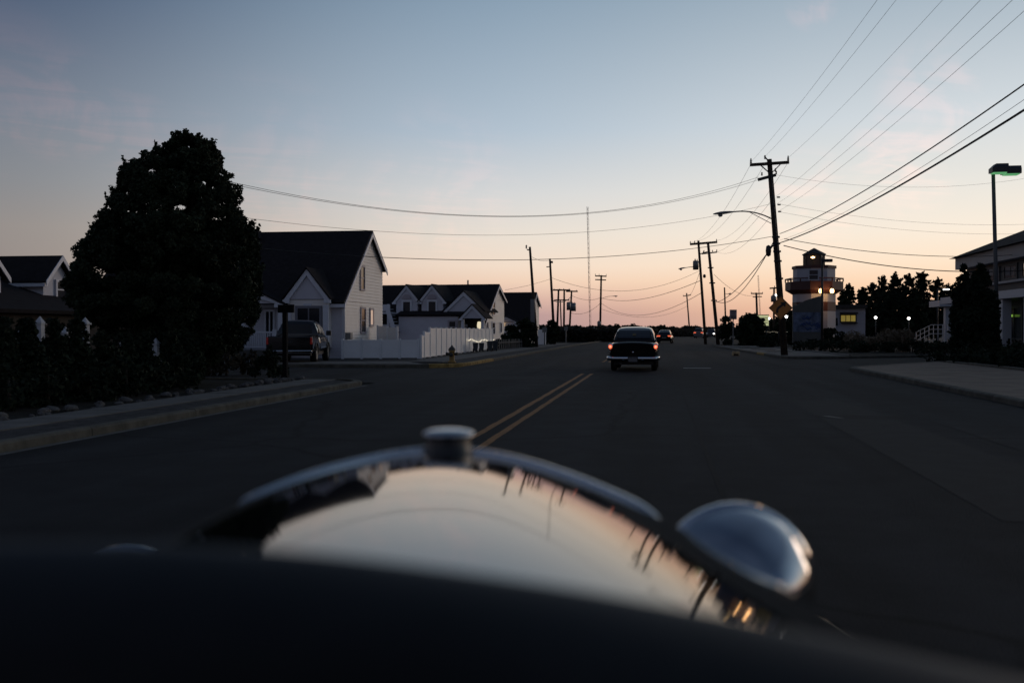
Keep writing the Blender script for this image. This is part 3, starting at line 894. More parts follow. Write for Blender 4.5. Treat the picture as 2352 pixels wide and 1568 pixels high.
# lower roof skirt along the front
slab_roof(root, [(x2(914), -1.5, z2(727)), (x2(1098), -1.5, z2(727)), (x2(1098), 0.1, z2(716)), (x2(914), 0.1, z2(716))], name='skirt_roof')
MB().box(x2(918), x2(1060), -1.3, -0.03, 0, z2(728)).build('front_bay', M_sidingblue, root)
for px in (928, 990):
    w = 26 * sc2
    x = x2(px)
    c = MB().box(x - w, x + w, -0.25, 3.5, z2(722), z2(692)).build('dormer', M_sidingblue, root)
    g = pediment(root, x, w * 1.22, z2(694), z2(655), -0.3, 4.4, wall=M_sidingblue, tw=0.2)
    window(root, lambda t, z, o: (t, -0.255 - o, z), x - 8.5 * sc2, x + 8.5 * sc2, z2(717), z2(693), bars=(0, 0), frame=M_trim, w=0.14)
    a = MB(); a.prism([(x + 11 * sc2 * math.cos(R(q)), -0.41, z2(687) + 11 * sc2 * math.sin(R(q))) for q in range(0, 181, 20)], (0, 0.1, 0)); a.build('arched_head', M_shutter, root)
pediment(root, x2(1068), 46 * sc2, z2(717), z2(671), -0.55, 4.5, wall=M_sidingblue, tw=0.24)
pediment(root, x2(1101), 28 * sc2, z2(733), z2(703), -2.3, 2.4, wall=M_sidingblue, tw=0.2)
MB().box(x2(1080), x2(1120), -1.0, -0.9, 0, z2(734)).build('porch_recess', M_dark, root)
for px in (1078, 1124):
    MB().box(x2(px) - .12, x2(px) + .12, -2.3, -2.05, 0, z2(735)).build('porch_post', M_trim, root)
lp = MB().lathe([(0.0, -.34), (.15, -.3), (.19, 0), (.15, .3), (0, .34)], 14, 'z', (x2(1109), -1.2, z2(749))).build('lit_door_glass', mat('lit_door_glass', (.6, .5, .35), .4, emit=(1, .86, .58), estr=0.75), root)
window(root, lambda t, z, o: (t, -1.305 - o, z), x2(1040), x2(1054), z2(764), z2(740), bars=(0, 1), frame=M_shutter, w=0.14)
for px, pt in ((955, 651), (1037, 642)):
    MB().tube([(x2(px), d_r2, zr2 - .3), (x2(px), d_r2, z2(pt) * 1.03)], 0.07, 8).build('vent_pipe', M_lampmetal, root)
# outdoor stair and small deck between the two houses
st = thing('deck_stairs', 'pale wooden deck with a steep stair between the two houses', 'stairs', (h2x, h2y, 0.05), H2R)
MB().box(x2(862), x2(902), -2.2, 1.5, z2(722), z2(718)).build('deck', M_trim, st)
for px in (866, 900):
    MB().box(x2(px) - .08, x2(px) + .08, -2.15, -2.0, 0, z2(700)).build('post', M_trim, st)
MB().box(x2(862), x2(905), -2.2, -2.1, z2(716), z2(701)).build('rail_panel', M_trim, st)
MB().bar((x2(899), -2.3, z2(708)), (x2(918), -2.3, z2(765)), 0.12, 0.35).build('stringer', M_trim, st)
for i in range(8):
    f = (i + .5) / 8
    MB().box(x2(899 + 19 * f) - .2, x2(899 + 19 * f) + .2, -2.2, -1.3, z2(708 + 57 * f) - .02, z2(708 + 57 * f) + .02).build('tread', M_trim, st)

# --- third house, mostly dark roof
H3D = 108.0
h3x, h3y = XY(1214, H3D)
root = thing('house', 'small house with a plain dark roof nearest the left utility poles', 'house', (h3x, h3y, 0.05), R(-4))
s3 = H3D / F
gp, fp = saltbox(root, 3.4, 3.6, 6.0, EYE + (759 - 738) * s3, EYE + (759 - 672) * s3, EYE + (759 - 700) * s3)
window(root, gp, 1.5, 2.6, 1.2, 2.6, w=0.12)
pediment(root, -2.2, 1.1, EYE + (759 - 740) * s3, EYE + (759 - 729) * s3, -1.4, 1.5, wall=M_sidingblue, tw=.12)
MB().box(-3.2, -1.2, -1.3, -0.03, 0, EYE + (759 - 741) * s3).build('porch_wall', M_sidingblue, root)
plmp = MB().box(-2.75, -2.55, -1.5, -1.32, 2.0, 2.25).build('porch_lamp', M_warm, root)

# --- house at the far left edge: roof slope with dormers turned to the road
h0x = -24.0
ya, yb = onX(100, h0x), onX(162, h0x)
root = thing('house', 'dark-roofed house with pale dormers at the left edge behind hedge', 'house', (h0x, (ya + yb) / 2, 0.05))
Y0 = (ya + yb) / 2
z0 = lambda py: ZZ(py, h0x, Y0) - .05
zt = z0(592); zb_ = z0(691); hwd = (yb - ya) / 2
MB().prism([(-9, -9, 0), (-9, 9, 0), (1.4, 9, 0), (1.4, -9, 0)], (0, 0, z0(716))).build('wall', mat('eave_shaded_wall', (.025, .022, .02), .9, var=.2, scale=3), root)  # shade below the eave is put into this dark wall colour
slab_roof(root, [(1.9, -9.4, z0(724)), (1.9, 9.4, z0(724)), (-5.2, 9.4, zt + 0.05), (-5.2, -9.4, zt + 0.05)])
slab_roof(root, [(-5.2, -9.4, zt + 0.051), (-5.2, 9.4, zt + 0.051), (-10, 9.4, z0(712)), (-10, -9.4, z0(712))])
for dy in (0.0, -4.4):
    dm = MB()
    dm.prism([(0, dy - hwd, zb_), (0, dy + hwd, zb_), (0, dy + hwd, z0(646)), (0, dy, zt - .1), (0, dy - hwd, z0(646))], (-4, 0, 0))
    d = dm.build('dormer', M_sidingblue, root)
    r = MB()
    for s in (-1, 1):
        r.prism([(0.25, dy, zt), (0.25, dy + s * hwd * 1.22, z0(646) - .12), (-5, dy + s * hwd * 1.22, z0(646) - .12), (-5, dy, zt)], (0, 0, 0.09))
    r.build('dormer_roof', M_roof, d)
    b = MB()
    for s in (-1, 1):
        b.prism([(0.253, dy, zt + .09), (0.253, dy + s * hwd * 1.22, z0(646) - .03), (0.253, dy + s * hwd * 1.22, z0(646) - .24), (0.253, dy, zt - .12)], (0.03, 0, 0))
    b.box(-1.6, 0.2, dy - hwd * 1.24, dy - hwd * 1.0, z0(646) - .26, z0(646) - .13)
    b.build('raking_trim', M_trim, d)
    window(d, lambda t, z, o: (0.003 + o, t, z), dy - .08, dy + .52, z0(682), z0(648), bars=(0, 1), w=0.1)

# ------------------------------------------------------------------ white fences across the side street
def fence_run(label, pts, heights, m=M_pvc, w=0.11):
    t = thing('vinyl_fence', label, 'fence', (0, 0, 0.07))
    for (x, y), h in zip(pts, heights + [heights[-1]]):
        MB().box(x - w / 2, x + w / 2, y - w / 2, y + w / 2, 0, h + .06).build('post', m, t)
    for (a, c, h) in zip(pts, pts[1:], heights):
        A, C = Vector((*a, 0)), Vector((*c, 0)); d = (C - A).normalized(); A = A + d * w * .55; C = C - d * w * .55
        MB().bar(A + Vector((0, 0, h / 2 + .04)), C + Vector((0, 0, h / 2 + .04)), 0.045, h - .08).build('panel', m, t)
        MB().bar(A + Vector((0, 0, h - .04)), C + Vector((0, 0, h - .04)), 0.07, 0.09).build('rail', m, t)
        MB().bar(A + Vector((0, 0, .10)), C + Vector((0, 0, .10)), 0.07, 0.11).build('rail', m, t)
    return t
fa = XY(787, 48.4); fb = XY(961, 49.0)
n = 4
fence_run('plain low white fence running from the tall house toward the road', [(fa[0] + (fb[0] - fa[0]) * i / n, fa[1] + (fb[1] - fa[1]) * i / n) for i in range(n + 1)], [0.92, 0.92, 0.92, 0.92])
fx0, fy0 = fb[0] + .12, fb[1] + .05
fex, fey = XY(1134, 75)
pxs = [962, 974, 987, 1001, 1013, 1025, 1036, 1047, 1058, 1068, 1078, 1088, 1097, 1106, 1115, 1123, 1131]
pts = [(fx0, fy0)]
for px in pxs[1:]:
    # points on the line fb -> fe along this ray
    a_ = math.tan(ang(px)); dx, dy = fex - fx0, fey - fy0
    tt = (a_ * fy0 - fx0) / (dx - a_ * dy); pts.append((fx0 + dx * tt, fy0 + dy * tt))
hs = [1.12, 1.3] + [1.5] * (len(pts) - 3)
fence_run('tall white panelled fence stepping up along the left pavement', pts, hs)
q0, q1 = XY(868, 55), XY(912, 54)
fence_run('short white fence return with a gate post behind the low fence', [q0, ((q0[0] + q1[0]) / 2, (q0[1] + q1[1]) / 2), q1], [1.62, 1.55])
# wavy string of lights on the road fence
st = thing('light_string', 'wavy glowing string of lights along the white road fence', 'string lights', (0, 0, 0))
a0, a1 = Vector((*pts[9], 0)), Vector((*pts[-1], 0))
a0.z = ZZ(782, a0.x, a0.y); a1.z = ZZ(782, a1.x, a1.y)
for i in range(8):
    f0, f1 = i / 8 + .02, (i + .8) / 8
    p0 = a0.lerp(a1, f0) + Vector((.16, 0, .09 * math.sin(i * 1.7))); p1 = a0.lerp(a1, f1) + Vector((.16, 0, .09 * math.sin(i * 1.7 + 1.6)))
    MB().tube([p0, p0.lerp(p1, .5) + Vector((0, 0, -.03)), p1], 0.03, 6).build('light_tube', M_string, st)

# picket / grass slats beyond the fence
t = thing('picket_fence', 'short dark picket fence beside the trash cans', 'fence', (0, 0, 0.07))
pa, pb = XY(1142, 72.5), XY(1198, 79)
pk = MB().box(-.07, .07, -.012, .012, 0, .74).mesh('picket')
for i in range(13):
    f = i / 12; o = obj('picket', pk, mat('weathered_grey_wood', (.10, .10, .10), .9, var=.3), t); o.location = (pa[0] + (pb[0] - pa[0]) * f, pa[1] + (pb[1] - pa[1]) * f, 0); o.rotation_euler = (random.uniform(-.03, .03), random.uniform(-.05, .05), 1.2)
MB().bar((pa[0] + .05, pa[1], .5), (pb[0] + .05, pb[1], .5), .04, .08).build('rail', MATS['weathered_grey_wood'], t)
# trash cans
def trash_can(label, px, D, w=.58, h=1.0):
    x, y = XY(px, D)
    t = thing('trash_can', label, 'trash can', (x, y, 0.12), R(20), 'trash cans by the white fence')
    mm = mat('dark_bin_plastic', (.03, .035, .045), .6)
    ring = lambda s, z: [(-s * w / 2, -s * w / 2, z), (s * w / 2, -s * w / 2, z), (s * w / 2, s * w / 2, z), (-s * w / 2, s * w / 2, z)]
    MB().loft([ring(.72, .06), ring(1, h * .9)], smooth=False).build('bin', mm, t, bevel=.02)
    MB().loft([ring(1.1, h * .9 + .002), ring(1.1, h * .95), ring(.8, h)], smooth=False).build('lid', mm, t, bevel=.015)
    for s in (-1, 1):
        MB().lathe([(0, -.03), (.11, -.03), (.11, .03), (0, .03)], 12, 'x', (s * w * .36, w * .36, .11)).build('wheel', M_tyre, t)
    MB().bar((-w * .35, w * .58, h * .86), (w * .35, w * .58, h * .86), .04).build('handle', mm, t)
trash_can('dark trash can nearest the hydrant by the white fence', 1092, 62, .30, .58)
trash_can('second dark trash can from the hydrant by the white fence', 1106, 63, .30, .56)
trash_can('third trash can standing close to the end of the white fence', 1125, 64, .34, .66)
trash_can('last trash can at the end of the white fence', 1137, 65, .34, .68)

# fire hydrant
x, y = XY(1038, 41.5)
t = thing('fire_hydrant', 'worn yellow fire hydrant with dark cap on the left corner', 'hydrant', (x, y, 0.12))
M_hyd = mat('hydrant_yellow', (.32, .19, .05), .6, var=.3, scale=8); M_hydc = mat('hydrant_dark', (.05, .045, .035), .6)
MB().lathe([(0, 0), (.17, 0), (.17, .05), (.115, .06), (.11, .44), (.14, .45), (.14, .5), (.11, .51)], 18).build('barrel', M_hyd, t)
MB().lathe([(.15, .511), (.15, .545), (.12, .6), (.06, .66), (.035, .67), (.035, .72), (0, .72)], 18).build('bonnet', M_hydc, t)
MB().lathe([(0, .1), (.05, .1), (.055, .16), (.065, .2), (.065, .25), (0, .25)], 12, 'x', (0, 0, .36)).build('nozzle', M_hydc, t)
MB().lathe([(0, -.25), (.065, -.25), (.065, -.2), (.055, -.16), (.05, -.1), (0, -.1)], 12, 'x', (0, 0, .36)).build('nozzle', M_hydc, t)
MB().lathe([(0, -.23), (.085, -.23), (.085, -.16), (.07, -.1), (0, -.1)], 12, 'y', (0, 0, .33)).build('pumper_nozzle', M_hydc, t)

# bushes by the left poles
for i, (px, D, r, h, lab) in enumerate([(1178, 80, 1.0, 1.7, 'round dark bush left of the near left pole'), (1206, 80, 1.1, 2.1, 'taller dark bush directly behind the near left pole'), (1263, 97, 1.0, 2.3, 'dark bush at the foot of the second left pole'), (1159, 78, .8, 1.0, 'low bush beside the dark picket fence')]):
    x, y = XY(px, D); shrub('roadside_bush', lab, x, y, r, h, leaf=.12, per=500, group='bushes by the left poles')

# ------------------------------------------------------------------ utility poles and wires
def pole(label, pt, pb, D, r0=.16, r1=.11, name='utility_pole', group='utility poles along the road', m=M_wood):
    """pt: pixel of the top, pb: pixel column of the foot"""
    bx, by = XY(pb, D)
    top = W(pt[0], pt[1], D)
    t = thing(name, label, 'utility pole', (bx, by, 0.0), group=group)
    l = Vector((top.x - bx, top.y - by, top.z))
    MB().tube([(0, 0, -.2), l * .5, l], [r0, (r0 + r1) / 2, r1], 10).build('shaft', m, t)
    loc = lambda px, py, dd=0.0: W(px, py, D + dd) - Vector((bx, by, 0))
    return t, loc, l

def crossarm(t, loc, a, c, ins=(0.04, 0.96), size=.12, ih=.28, name='crossarm', dd=-.18):
    A, C = loc(*a, dd), loc(*c, dd)
    arm = MB().bar(A, C, size, size * 1.1).build(name, M_wood, t)
    for f in ins:
        p = A.lerp(C, f)
        MB().lathe([(.018, size * .56), (.018, .1), (.055, .1), (.06, .14), (.03, .17), (.055, .18), (.05, .22), (.025, ih)], 10, 'z', p).build('insulator', M_porc, arm)
    return arm

def street_lamp(t, loc, start, mid, end, head=.75):
    A, B_, C = loc(*start), loc(*mid), loc(*end)
    pts = []
    for i in range(11):
        f = i / 10
        pts.append(A * (1 - f) ** 2 + B_ * 2 * f * (1 - f) + C * f * f)
    arm = MB().tube(pts, .035, 8).build('lamp_arm', M_lampmetal, t)
    d = (C - pts[-2]).normalized()
    up = Vector((0, 0, 1))
    s = d.cross(up).normalized()
    rings = []
    for f, w, h in ((-.05, .05, .04), (.12, .09, .07), (.35, .15, .09), (.6, .16, .10), (.85, .11, .07), (1.0, .03, .03)):
        p = C + d * head * f
        rings.append([p + s * (w * math.cos(a)) + up * (h * math.sin(a) * (1 if math.sin(a) > 0 else .6)) for a in [2 * math.pi * k / 12 for k in range(12)]])
    hd = MB().loft(rings).build('lamp_head', M_lampmetal, arm)
    c = C + d * head * .62 - up * .06
    MB().lathe([(.13, 0), (.12, -.07), (.07, -.12), (0, -.135)], 12, 'z', c).build('lens', M_lens, arm)

def transformer(t, p, r=.24, h=.75):
    o = MB().lathe([(0, -h / 2), (r, -h / 2), (r, h / 2 - .06), (r * .8, h / 2), (0, h / 2 + .02)], 16, 'z', p).build('transformer', M_lampmetal, t)
    for a in (0, 2.2, 4.4):
        MB().lathe([(.04, h / 2), (.05, h / 2 + .06), (.03, h / 2 + .1), (.045, h / 2 + .13), (.015, h / 2 + .2)], 8, 'z', p + Vector((r * .5 * math.cos(a), r * .5 * math.sin(a), 0))).build('bushing', M_porc, o)
    return o

PD = 54.0
P1, l1, _ = pole('tall leaning utility pole with crossarm and curved street lamp right of road', (1767, 366), 1803, PD, .19, .13)
ca = crossarm(P1, l1, (1723, 379), (1812, 373), ins=(.02, .98), size=.14, ih=.36)
MB().bar(l1(1745, 378, -.2), l1(1768, 398, -.16), .05).bar(l1(1795, 375, -.2), l1(1772, 398, -.16), .05).build('brace', M_iron, P1)
MB().bar(l1(1767, 372), l1(1758, 362), .06).build('ridge_pin', M_iron, P1)
MB().lathe([(.02, 0), (.055, .05), (.03, .1), (.055, .13), (.03, .22)], 10, 'z', l1(1757, 366)).build('insulator', M_porc, P1)
MB().bar(l1(1741, 413, -.1), l1(1782, 402, -.1), .1, .16).build('dead_end_arm', M_iron, P1)
for px, py in ((1750, 404), (1781, 395), (1783, 401)):
    MB().lathe([(.02, 0), (.05, .05), (.03, .1), (.05, .14), (.02, .2)], 10, 'z', l1(px, py, -.1)).build('insulator', M_porc, P1)
for py in (453, 470, 486):
    for px in (1776, 1788):
        MB().lathe([(0, -.09), (.05, -.08), (.03, -.03), (.05, 0), (.03, .04), (.05, .08), (0, .09)], 8, 'x', l1(px + (py - 453) * .08, py, -.14)).build('spool', M_porc, P1)
street_lamp(P1, l1, (1773, 503), (1730, 480), (1682, 487), head=1.05)
MB().bar(l1(1771, 513), l1(1722, 487.5), .03).build('lamp_brace', M_lampmetal, P1)
MB().tube([l1(1783, 560, -.2), l1(1774, 565, -.3), l1(1767, 574, -.3)], .05, 8).build('cable_drop', M_cable, P1)
for py in (545, 560, 578, 600, 640):
    MB().box(*(lambda p: (p.x - .2, p.x + .2, p.y - .22, p.y - .1, p.z - .05, p.z + .05))(l1(1767 + (py - 366) * .08, py))).build('bracket', M_iron, P1)
MB().tube([l1(1771, 400, -.2), l1(1785, 560, -.22), l1(1799, 790, -.22)], .03, 6).build('conduit', M_iron, P1)

P2, l2, _ = pole('far right pole with transformer and small street lamp', (1604, 553), 1621, 106, .16, .12)
crossarm(P2, l2, (1585, 561), (1647, 556), ins=(.01, .17, .98), size=.2, ih=.34)
transformer(P2, l2(1598, 609, -.2), .3, .95)
street_lamp(P2, l2, (1606, 612), (1590, 612), (1574, 615), head=.75)
crossarm(P2, l2, (1609, 583), (1625, 578), ins=(.5,), size=.1)
P3, l3, _ = pole('far right pole with double crossarms just right of transformer pole', (1626, 556), 1650, 104, .19, .13)
crossarm(P3, l3, (1612, 583), (1647, 579), ins=(.1, .7, .98), size=.12)
MB().lathe([(0, -.2), (.13, -.16), (.16, 0), (.1, .18), (0, .2)], 12, 'z', l3(1618, 634, -.2)).build('splice_case', M_cable, P3)
for py in (615, 650, 690):
    MB().box(*(lambda p: (p.x - .3, p.x + .3, p.y - .22, p.y - .1, p.z - .06, p.z + .06))(l3(1626 + (py - 556) * .103, py))).build('bracket', M_iron, P3)
Q1, lq1, _ = pole('thin dark pole nearest behind the left houses', (1217, 567), 1233, 81, .15, .09)
MB().bar(lq1(1210, 573), lq1(1219, 575), .09).build('bracket', M_iron, Q1)
MB().lathe([(.03, 0), (.08, .05), (.04, .1), (.08, .2), (.03, .3)], 8, 'z', lq1(1209, 571)).build('insulator', M_porc, Q1)
MB().box(*(lambda p: (p.x - .28, p.x + .05, p.y - .2, p.y - .03, 2.0, 4.0))(lq1(1227, 720))).build('riser_cover', M_lampmetal, Q1)
Q2, lq2, _ = pole('second thin dark pole on the left roadside', (1263, 594), 1274, 98, .15, .10)
MB().bar(lq2(1255, 613), lq2(1266, 612), .09).bar(lq2(1264, 602), lq2(1270, 602), .2).build('bracket', M_iron, Q2)
CLP = []
for i, (tp, bp, D, lab) in enumerate([((1283, 664), 1279, 165, 'leftmost far pole of the crowded crossarm group'), ((1296, 664), 1295, 176, 'middle far pole of the crowded crossarm group'), ((1313, 667), 1307, 182, 'rightmost far pole of crossarm group carrying transformers')]):
    t, lo, _ = pole(lab, tp, bp, D, .2, .15)
    crossarm(t, lo, (tp[0] - 13, tp[1] + 2), (tp[0] + 14, tp[1] + 2), ins=(.1, .9), size=.22)
    if i != 2: crossarm(t, lo, (tp[0] - 10, tp[1] + 25), (tp[0] + 12, tp[1] + 25), ins=(), size=.18)
    if i == 2:
        transformer(t, lo(1316, 705, -.4), .55, 1.5); 
    if i == 1: transformer(t, lo(1306, 703, -.4), .36, 1.4)
    CLP.append(lo)
T, lo, _ = pole('slim short pole among the far crossarm group', (1287, 690), 1290, 186, .14, .11)
Pm, lm, _ = pole('far double-crossarm pole left of the black sedan', (1381, 632), 1378, 188, .22, .16)
crossarm(Pm, lm, (1367, 633.5), (1393, 634.5), ins=(.02, .35, .98), size=.2, ih=.45)
crossarm(Pm, lm, (1367, 642), (1392, 643), ins=(), size=.18)
street_lamp(Pm, lm, (1380, 687), (1392, 680), (1408, 680), head=.9)
transformer(Pm, lm(1376, 744, -.2), .35, 1.0)
Pn, ln, _ = pole('leaning far pole right of the antenna mast', (1577, 673), 1585, 250, .2, .15)
crossarm(Pn, ln, (1569, 680), (1587, 677), ins=(.02, .98), size=.2, ih=.4)
Po, lo, _ = pole('bare far pole with a small lamp left of round bushes', (1664, 660), 1668, 150, .14, .1)
street_lamp(Po, lo, (1664, 672), (1667, 676), (1672, 675), head=.5)
Pp, lp_, _ = pole('far double-crossarm pole above the lit yellow sign', (1737, 672), 1741, 170, .22, .16)
crossarm(Pp, lp_, (1725, 674), (1752, 674), ins=(.02, .98), size=.18)
crossarm(Pp, lp_, (1729, 682), (1750, 681), ins=(), size=.14)
Pq, lq, _ = pole('far pole with transformer close left of leaning pole', (1778, 661), 1777, 120, .14, .11)
crossarm(Pq, lq, (1768, 662), (1790, 661), ins=(.5,), size=.16)
transformer(Pq, lq(1777, 686, -.2), .33, .75)
lmp = MB().box(*(lambda p: (p.x - .35, p.x + .35, p.y - .2, p.y + .2, p.z - .12, p.z + .12))(lq(1787, 678, -.2))).build('lamp_head', M_white_lit, Pq)
MB().bar(lq(1778, 680), lq(1785, 679, -.2), .06).build('lamp_arm', M_iron, Pq)
Ph, lh, _ = pole('pole hidden behind the large dark tree on the left', (480, 408), 482, 38, .15, .11)
crossarm(Ph, lh, (474, 410), (520, 420), ins=(.5,), size=.12)

def wire(label, a, c, sag, r=.014, m=M_cable, n=20, group='overhead wires', seg=5, name='overhead_wire'):
    o = MB().tube(cross(a, c, sag, n), r, seg).build(name, m)
    return tag(o, label, 'wire', group)

def project(p):
    q = CM.transposed() @ (Vector(p) - Vector((0, 0, EYE)))
    return (PCX + F * q.x / -q.z, PCY - F * q.y / -q.z) if q.z < -.5 else None
def aim(a, X1, z1, sag, test, vary, lo_, hi_):
    """end point (X,-6,z) such that the sagging span crosses the picture edge where it should"""
    for _ in range(40):
        m_ = (lo_ + hi_) / 2
        e = (m_, -6, z1) if vary == 'x' else (X1, -6, m_)
        val = None
        prev = None
        for p in cross(a, e, sag, 160):
            q = project(p)
            if q is None: break
            if prev and vary == 'x' and prev[1] > 0 >= q[1]: val = q[0]; break
            if prev and vary == 'z' and prev[0] < 2352 <= q[0]: val = q[1]; break
            prev = q
        if vary == 'x':
            if val is None or val > test: hi_ = m_
            else: lo_ = m_
        else:
            if val is None or val < test: hi_ = m_
            else: lo_ = m_
    return e
WP = lambda t, lo, px, py, dd=0: lo(px, py, dd) + Vector(t.location)
# conductors and cables coming back over the road toward the viewer
for (px, py, z1, xt, lab) in ((1725, 372, 10.6, 2020, 'left of the three upper wires rising from the leaning pole crossarm'), (1757, 360, 11.0, 2062, 'middle of the three upper wires rising from the leaning pole crossarm'), (1811, 362, 10.8, 2172, 'right of the three upper wires rising from the leaning pole crossarm'), (1783, 451, 8.9, 2262, 'uppermost of three lower pale wires running to the upper right'), (1785, 468, 8.6, 2328, 'middle of three lower pale wires running to the upper right'), (1787, 486, 8.3, 2390, 'lowest of three lower pale wires running to the upper right')):
    A = WP(P1, l1, px, py)
    wire(lab, A, aim(A, 0, z1, .75, xt, 'x', 3, 16), .75, .0048, M_alu, 30, 'wires rising to the upper right')
for (py, yt, sag, r, m_, lab) in ((537, 193, 1.05, .018, M_cable, 'thinner of two thick black cables sweeping to the right edge'), (558, 252, 1.0, .027, M_cable, 'thickest black cable sweeping to the right edge'), (552, 228, 1.2, .006, M_alu, 'thin wire between the two thick black cables at right')):
    A = WP(P1, l1, 1791, py)
    wire(lab, A, aim(A, 8.4, 0, sag, yt, 'z', 4, 14), sag, r, m_, 34, 'thick cables to the right edge')
# across the road to the pole hidden behind the tree
wire('upper of two wires sagging across the road from the leaning pole', WP(P1, l1, 1742, 407), WP(Ph, lh, 512, 414), 1.72, .009, M_cable, 30, 'wires across the road')
wire('lower of two wires sagging across the road from the leaning pole', WP(P1, l1, 1742, 413), WP(Ph, lh, 512, 419), 1.64, .009, M_cable, 30, 'wires across the road')
wire('thin middle wire crossing the road above the white house', WP(P1, l1, 1776, 467), WP(Ph, lh, 482, 489), 1.25, .007, M_cable, 30, 'wires across the road')
wire('dark lowest wire crossing in front of the white gable', WP(P1, l1, 1785, 541), WP(Ph, lh, 482, 559), 0.95, .014, M_cable, 30, 'wires across the road')
# along the road, from the leaning pole down to the far poles
for (a, c, lab) in (((1725, 376), (1586, 557), 'left faint wire dropping from the leaning pole to the far crossarm'), ((1760, 372), (1601, 553), 'middle faint wire dropping from the leaning pole to the far crossarm'), ((1811, 372), (1646, 552), 'right faint wire dropping from the leaning pole to the far crossarm'), ((1776, 455), (1618, 580), 'upper faint service wire between leaning pole and far pole'), ((1778, 486), (1645, 577), 'lower faint service wire between leaning pole and far pole')):
    wire(lab, WP(P1, l1, *a), WP(P3 if c[0] > 1610 else P2, l3 if c[0] > 1610 else l2, *c), 1.0, .008, M_alu, 20, 'wires between the right poles')
wire('upper of two thick cables sagging from leaning pole to far pole', WP(P1, l1, 1781, 547), WP(P3, l3, 1640, 688), 1.5, .025, M_cable, 20, 'cables between the right poles')
wire('lower of two thick cables sagging from leaning pole to far pole', WP(P1, l1, 1768, 574), WP(P3, l3, 1641, 695), 0.6, .025, M_cable, 20, 'cables between the right poles')
sp = MB().lathe([(0, -.32), (.12, -.25), (.15, 0), (.12, .25), (0, .32)], 12, 'z', l1(1765, 576, -.3)).build('splice_case', M_cable, P1)
# far runs
far = [((1607, 645, 106), (1380, 684, 188), 1.2, .03, 'thick cable from transformer pole to the far double-crossarm pole'),
       ((1379, 684, 188), (1312, 678, 182), .6, .03, 'thick cable from far double-crossarm pole to the crossarm group'),
       ((1612, 672, 106), (1380, 695, 188), 2.4, .026, 'second sagging cable left of the transformer pole'),
       ((1580, 702, 250), (1380, 709, 188), 2.2, .026, 'lowest sagging cable above the black sedan'),
       ((1378, 697, 188), (1310, 718, 182), .9, .03, 'cable dipping left from the far double-crossarm pole'),
       ((1267, 638, 98), (1606, 622, 106), 1.7, .016, 'thin wire from second left pole to transformer pole'),
       ((1222, 590, 81), (1264, 597, 98), .2, .012, 'short wire joining the two thin left poles'),
       ((1266, 640, 98), (1160, 666, 90), .1, .012, 'service wire dropping left from second left pole toward the houses'),
       ((1640, 630, 104), (1740, 676, 170), 1.0, .02, 'faint wire from far right pole to the pole above the lit sign'),
       ((1606, 628, 106), (1578, 678, 250), 1.0, .02, 'faint wire from transformer pole to the leaning far pole'),
       ((1312, 680, 182), (1270, 690, 98), .5, .05, 'heavy dark cable bundle left of the far crossarm group')]
for (A, C, sag, r, lab) in far:
    wire(lab, W(*A), W(*C), sag, r, M_cable, 16, 'far overhead wires')
# off to the right
rt = [((1801, 548), (2420, 577), 60, .6, .018, 'dark wire running right above the lighthouse roof'), ((1800, 564), (2420, 615), 58, .7, .026, 'thick dark wire running right past the lighthouse roof'), ((1783, 402), (2420, 398), 60, .75, .006, 'pale upper wire running right to the lamp heads'), ((1786, 468), (2420, 512), 60, .5, .006, 'pale thin wire running right below the street lamp'), ((1787, 486), (2420, 534), 60, .5, .006, 'lowest pale thin wire running right')]
for a, c, D, sag, r, lab in rt:
    wire(lab, WP(P1, l1, *a), W(c[0], c[1], D), sag, r, M_cable if r > .012 else M_alu, 20, 'wires running off to the right')

# distant lattice mast
def mast(label, px, py0, py1, D, w):
    x, y = XY(px, D); z = W(px, py0, D).z
    t = thing('radio_mast', label, 'mast', (x, y, 0), group='radio masts')
    mm = mat('mast_grey', (.24, .20, .20), .8)
    b = MB(); ns = 26
    c3_ = [(w * math.cos(a), w * math.sin(a)) for a in (0.3, 2.4, 4.5)]
    tx = (W(px - 7, py0, D) - W(px, py0, D)).x
    for cx_, cy_ in c3_:
        b.tube([(cx_, cy_, 0), (cx_ + tx, cy_, z)], w * .12, 4)
    legs = b.build('legs', mm, t)
    b = MB()
    for i in range(ns):
        for k in range(3):
            p, q = c3_[k], c3_[(k + 1) % 3]; f0, f1 = i / ns, (i + 1) / ns
            b.bar((p[0] + tx * f0, p[1], z * f0), (q[0] + tx * f1, q[1], z * f1), w * .10)
    b.build('lattice', mm, t)
mast('tall thin radio mast standing far behind the crossing wires', 1356, 475, 752, 600, .55)
mast('shorter faint radio mast right of the far poles', 1748, 632, 752, 620, .4)

# ------------------------------------------------------------------ signs
x, y = XY(1793, 52.6)
t = thing('warning_sign', 'orange-brown diamond curve warning sign on the leaning pole', 'sign', (x, y, 0))
zc = W(1793, 707, 52.6).z; hs_ = 27 / F * 52.6
M_or = mat('sign_orange', (.55, .20, .03), .5, var=.15, scale=3); M_sgnblk = mat('sign_black', (.012, .012, .012), .5)
dia = [(hs_ * math.cos(a), 0, zc + hs_ * math.sin(a)) for a in (0, math.pi / 2, math.pi, 1.5 * math.pi)]
pn = MB().prism(dia, (0, .012, 0)).build('panel', M_or, t)
bd = MB()
for i in range(4):
    a, c = Vector(dia[i]), Vector(dia[(i + 1) % 4]); ctr = Vector((0, 0, zc)); a = ctr + (a - ctr) * .93; c = ctr + (c - ctr) * .93
    bd.bar(a + Vector((0, -.004, 0)), c + Vector((0, -.004, 0)), .02, .006, up=(0, 1, 0))
bd.build('border', M_sgnblk, pn)
ar = MB()
